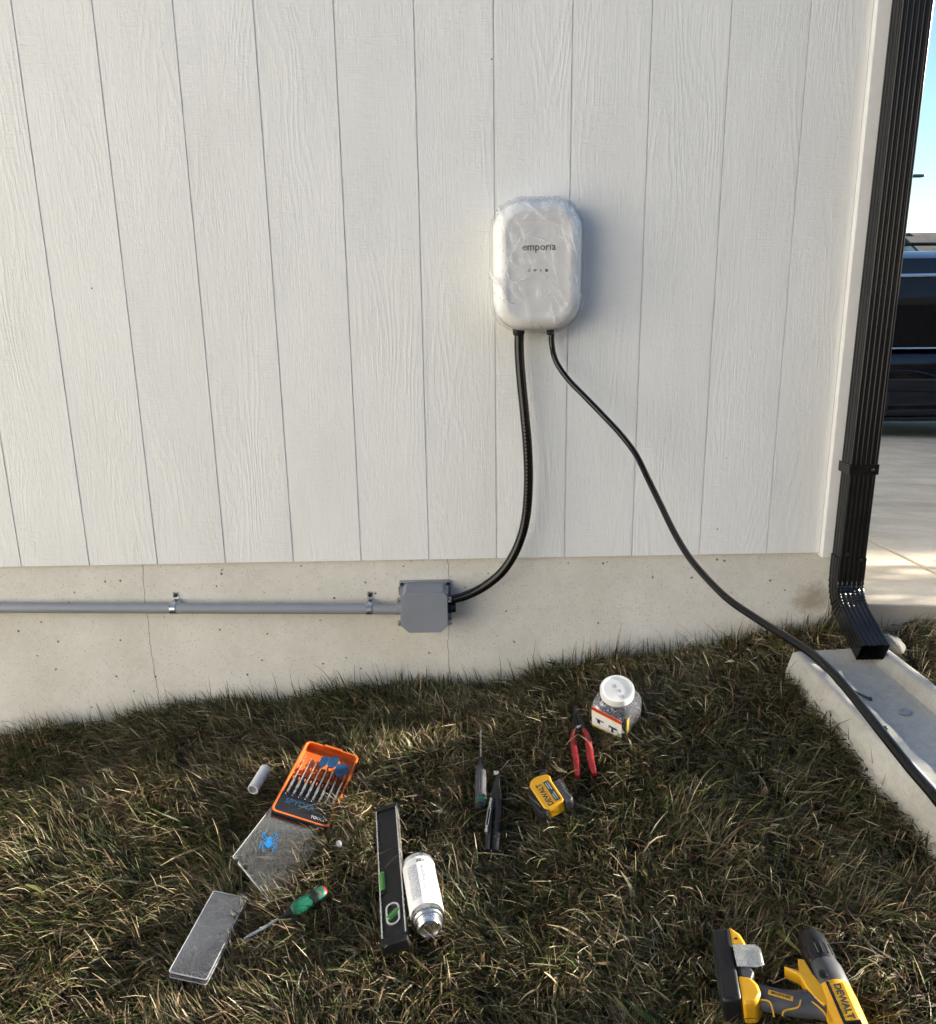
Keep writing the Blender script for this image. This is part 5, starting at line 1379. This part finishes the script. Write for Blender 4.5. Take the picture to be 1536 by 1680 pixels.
# ------------------------------------------------------------------ grass
def build_grass(name, n, xr, yr, seed, wmul=1.0, upright=0.0, edge=False):
    g = np.random.default_rng(seed)
    x = g.uniform(*xr, n); y = g.uniform(*yr, n)
    if edge:
        y = -np.abs(g.normal(.012, .022, n))
    # clump density: thin out
    dn = vnoise(x + 30, y + 30, 9, seed + 1)
    keep = g.random(n) < (.62 + .55 * dn)
    # splash block and rigid things keep-outs
    keep &= ~((x > .93 - .085 * (y + .215)) & (x < 1.222 - .085 * (y + .215)) & (y < -.20) & (y > -1.05))
    keep &= ~((x > XC - .03) & (y > -.002))
    fx = np.array(FOOT)
    under = np.zeros(n, bool)
    for cx, cy, r in fx: under |= (x - cx) ** 2 + (y - cy) ** 2 < r * r * .52
    x, y, under = x[keep], y[keep], under[keep]; n = len(x)
    clx = vnoise(x + 9, y + 9, 2.6, 21); cl2 = vnoise(x + 9, y + 9, 8.5, 22); cl3 = vnoise(x + 3, y + 9, 17, 23)
    phi = (clx * 2.4 + cl2 * 3.2 + cl3 * 1.6) * 1.3 + g.normal(0, .75, n) - .8
    left = np.clip((-x) / 1.2, 0, 1)
    phi = phi * (1 - .55 * left) + (R(205) + g.normal(0, .5, n)) * .55 * left
    L = g.gamma(7, .0066, n) * (.75 + .6 * cl2); L = np.clip(L, .02, .14)
    th = np.abs(g.normal(R(52), R(24), n)); th = np.clip(th, R(4), R(88))          # start elevation
    if edge: th = np.clip(g.normal(R(76), R(12), n), R(35), R(89)); L = L * 1.15
    bend = g.uniform(.1, 1.4, n)
    flat = g.random(n) < .36 - (.4 if edge else 0)
    th = np.where(flat, g.uniform(R(2), R(22), n), th); bend = np.where(flat, g.uniform(.0, .5, n), bend)
    stray = g.random(n) < .06; sh_ = under & ~stray
    L = np.where(sh_, L * .45, L); th = np.where(sh_, th * .4, th)
    w = g.uniform(.0007, .0015, n) * wmul
    w = np.where(g.random(n) < .18, w * 1.7, w); w = np.where(g.random(n) < .03, w * 2.3, w)
    z0 = soil(x, np.minimum(y, 0)) + np.where(flat, g.uniform(.004, .036, n), g.uniform(0, .014, n))
    z0 = np.where(under, np.minimum(z0, soil(x, y) + .01), z0)
    K = 5
    t_ = np.linspace(0, 1, K)[None, :]
    ang = th[:, None] - bend[:, None] * t_ ** 1.2 * (1.0 if not edge else .5)
    tw = phi[:, None] + g.normal(0, .5, n)[:, None] * t_ ** 1.5
    ds = L[:, None] / (K - 1)
    dx = np.cos(ang) * np.cos(tw) * ds; dy = np.cos(ang) * np.sin(tw) * ds; dz = np.sin(ang) * ds
    X_ = x[:, None] + np.concatenate([np.zeros((n, 1)), np.cumsum(dx[:, :-1], 1)], 1)
    Y_ = y[:, None] + np.concatenate([np.zeros((n, 1)), np.cumsum(dy[:, :-1], 1)], 1)
    Z_ = z0[:, None] + np.concatenate([np.zeros((n, 1)), np.cumsum(dz[:, :-1], 1)], 1)
    fl = soil(X_, np.minimum(Y_, 0)) + .003; Z_ = np.maximum(Z_, fl + g.uniform(0, .012, n)[:, None])
    Y_ = np.minimum(Y_, np.where((X_ < XC), .008, -.004))
    # side vector: horizontal-ish with roll
    roll = g.uniform(-1.0, 1.0, n)[:, None]
    sx = -np.sin(tw) * np.cos(roll); sy = np.cos(tw) * np.cos(roll); sz = np.sin(roll) * np.ones_like(tw)
    wk = (w[:, None] * (1 - t_ ** 1.8 * .85))
    A = np.stack([X_ - sx * wk, Y_ - sy * wk, Z_ - sz * wk], -1); B = np.stack([X_ + sx * wk, Y_ + sy * wk, Z_ + sz * wk], -1)
    V = np.stack([A, B], 2).reshape(n, K * 2, 3).reshape(-1, 3)
    base = (np.arange(n) * K * 2)[:, None, None]
    k = np.arange(K - 1)[None, :, None] * 2
    F = (base + k + np.array([0, 1, 3, 2])[None, None, :]).reshape(-1, 4)
    me = bpy.data.meshes.new(name)
    me.vertices.add(len(V)); me.vertices.foreach_set('co', V.astype(np.float32).ravel())
    me.loops.add(F.size); me.loops.foreach_set('vertex_index', F.astype(np.int32).ravel())
    me.polygons.add(len(F)); me.polygons.foreach_set('loop_start', np.arange(0, F.size, 4, dtype=np.int32)); me.polygons.foreach_set('loop_total', np.full(len(F), 4, np.int32))
    me.update(calc_edges=True)
    # blade colours: straw, brown, olive, green
    pal = np.array([[.34, .26, .15], [.18, .12, .065], [.075, .05, .03], [.125, .135, .042], [.055, .085, .022], [.60, .52, .34]])
    grn = vnoise(x + 50, y + 50, 3.3, 31)
    pw = np.stack([.20 + 0 * grn, .20 + 0 * grn, .18 + 0 * grn, .20 + .35 * np.clip(grn - .4, 0, 1), (.11 + .5 * np.clip(grn - .45, 0, 1)), .08 + 0 * grn], 1)
    if edge: pw[:, 3] += .25; pw[:, 4] += .25
    pw /= pw.sum(1, keepdims=True); cum = pw.cumsum(1); ix = (g.random(n)[:, None] > cum).sum(1).clip(0, 5)
    c = pal[ix] * .95 * g.uniform(.7, 1.25, n)[:, None] * (.8 + .35 * vnoise(x + 70, y + 70, 2.2, 41))[:, None]
    cc = np.repeat(c, K * 2, 0)
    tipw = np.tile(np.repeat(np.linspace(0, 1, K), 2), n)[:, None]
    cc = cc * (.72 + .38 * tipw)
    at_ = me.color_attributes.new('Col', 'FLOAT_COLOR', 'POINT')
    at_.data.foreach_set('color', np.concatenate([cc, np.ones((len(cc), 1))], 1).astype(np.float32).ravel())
    me.materials.append(M['grass'])
    me.polygons.foreach_set('use_smooth', np.ones(len(F), bool))
    o = bpy.data.objects.new(name, me); COL.objects.link(o)
    return o
tag(build_grass('lawn_grass', 390000, (-2.25, 1.5), (-1.9, -.002), 101), 'matted dry brown and green lawn grass around the tools', 'grass', kind='stuff')
tag(build_grass('wall_edge_grass', 3800, (-2.2, 1.16), (-.05, 0), 103, 1.1, edge=True), 'upright green and brown grass blades fringing the concrete foundation', 'grass', kind='stuff')
tag(build_grass('outer_grass', 170000, (-4.8, 4.8), (-4.6, -.01), 102, 2.2), 'dry lawn grass spreading away beyond the tools', 'grass', kind='stuff')
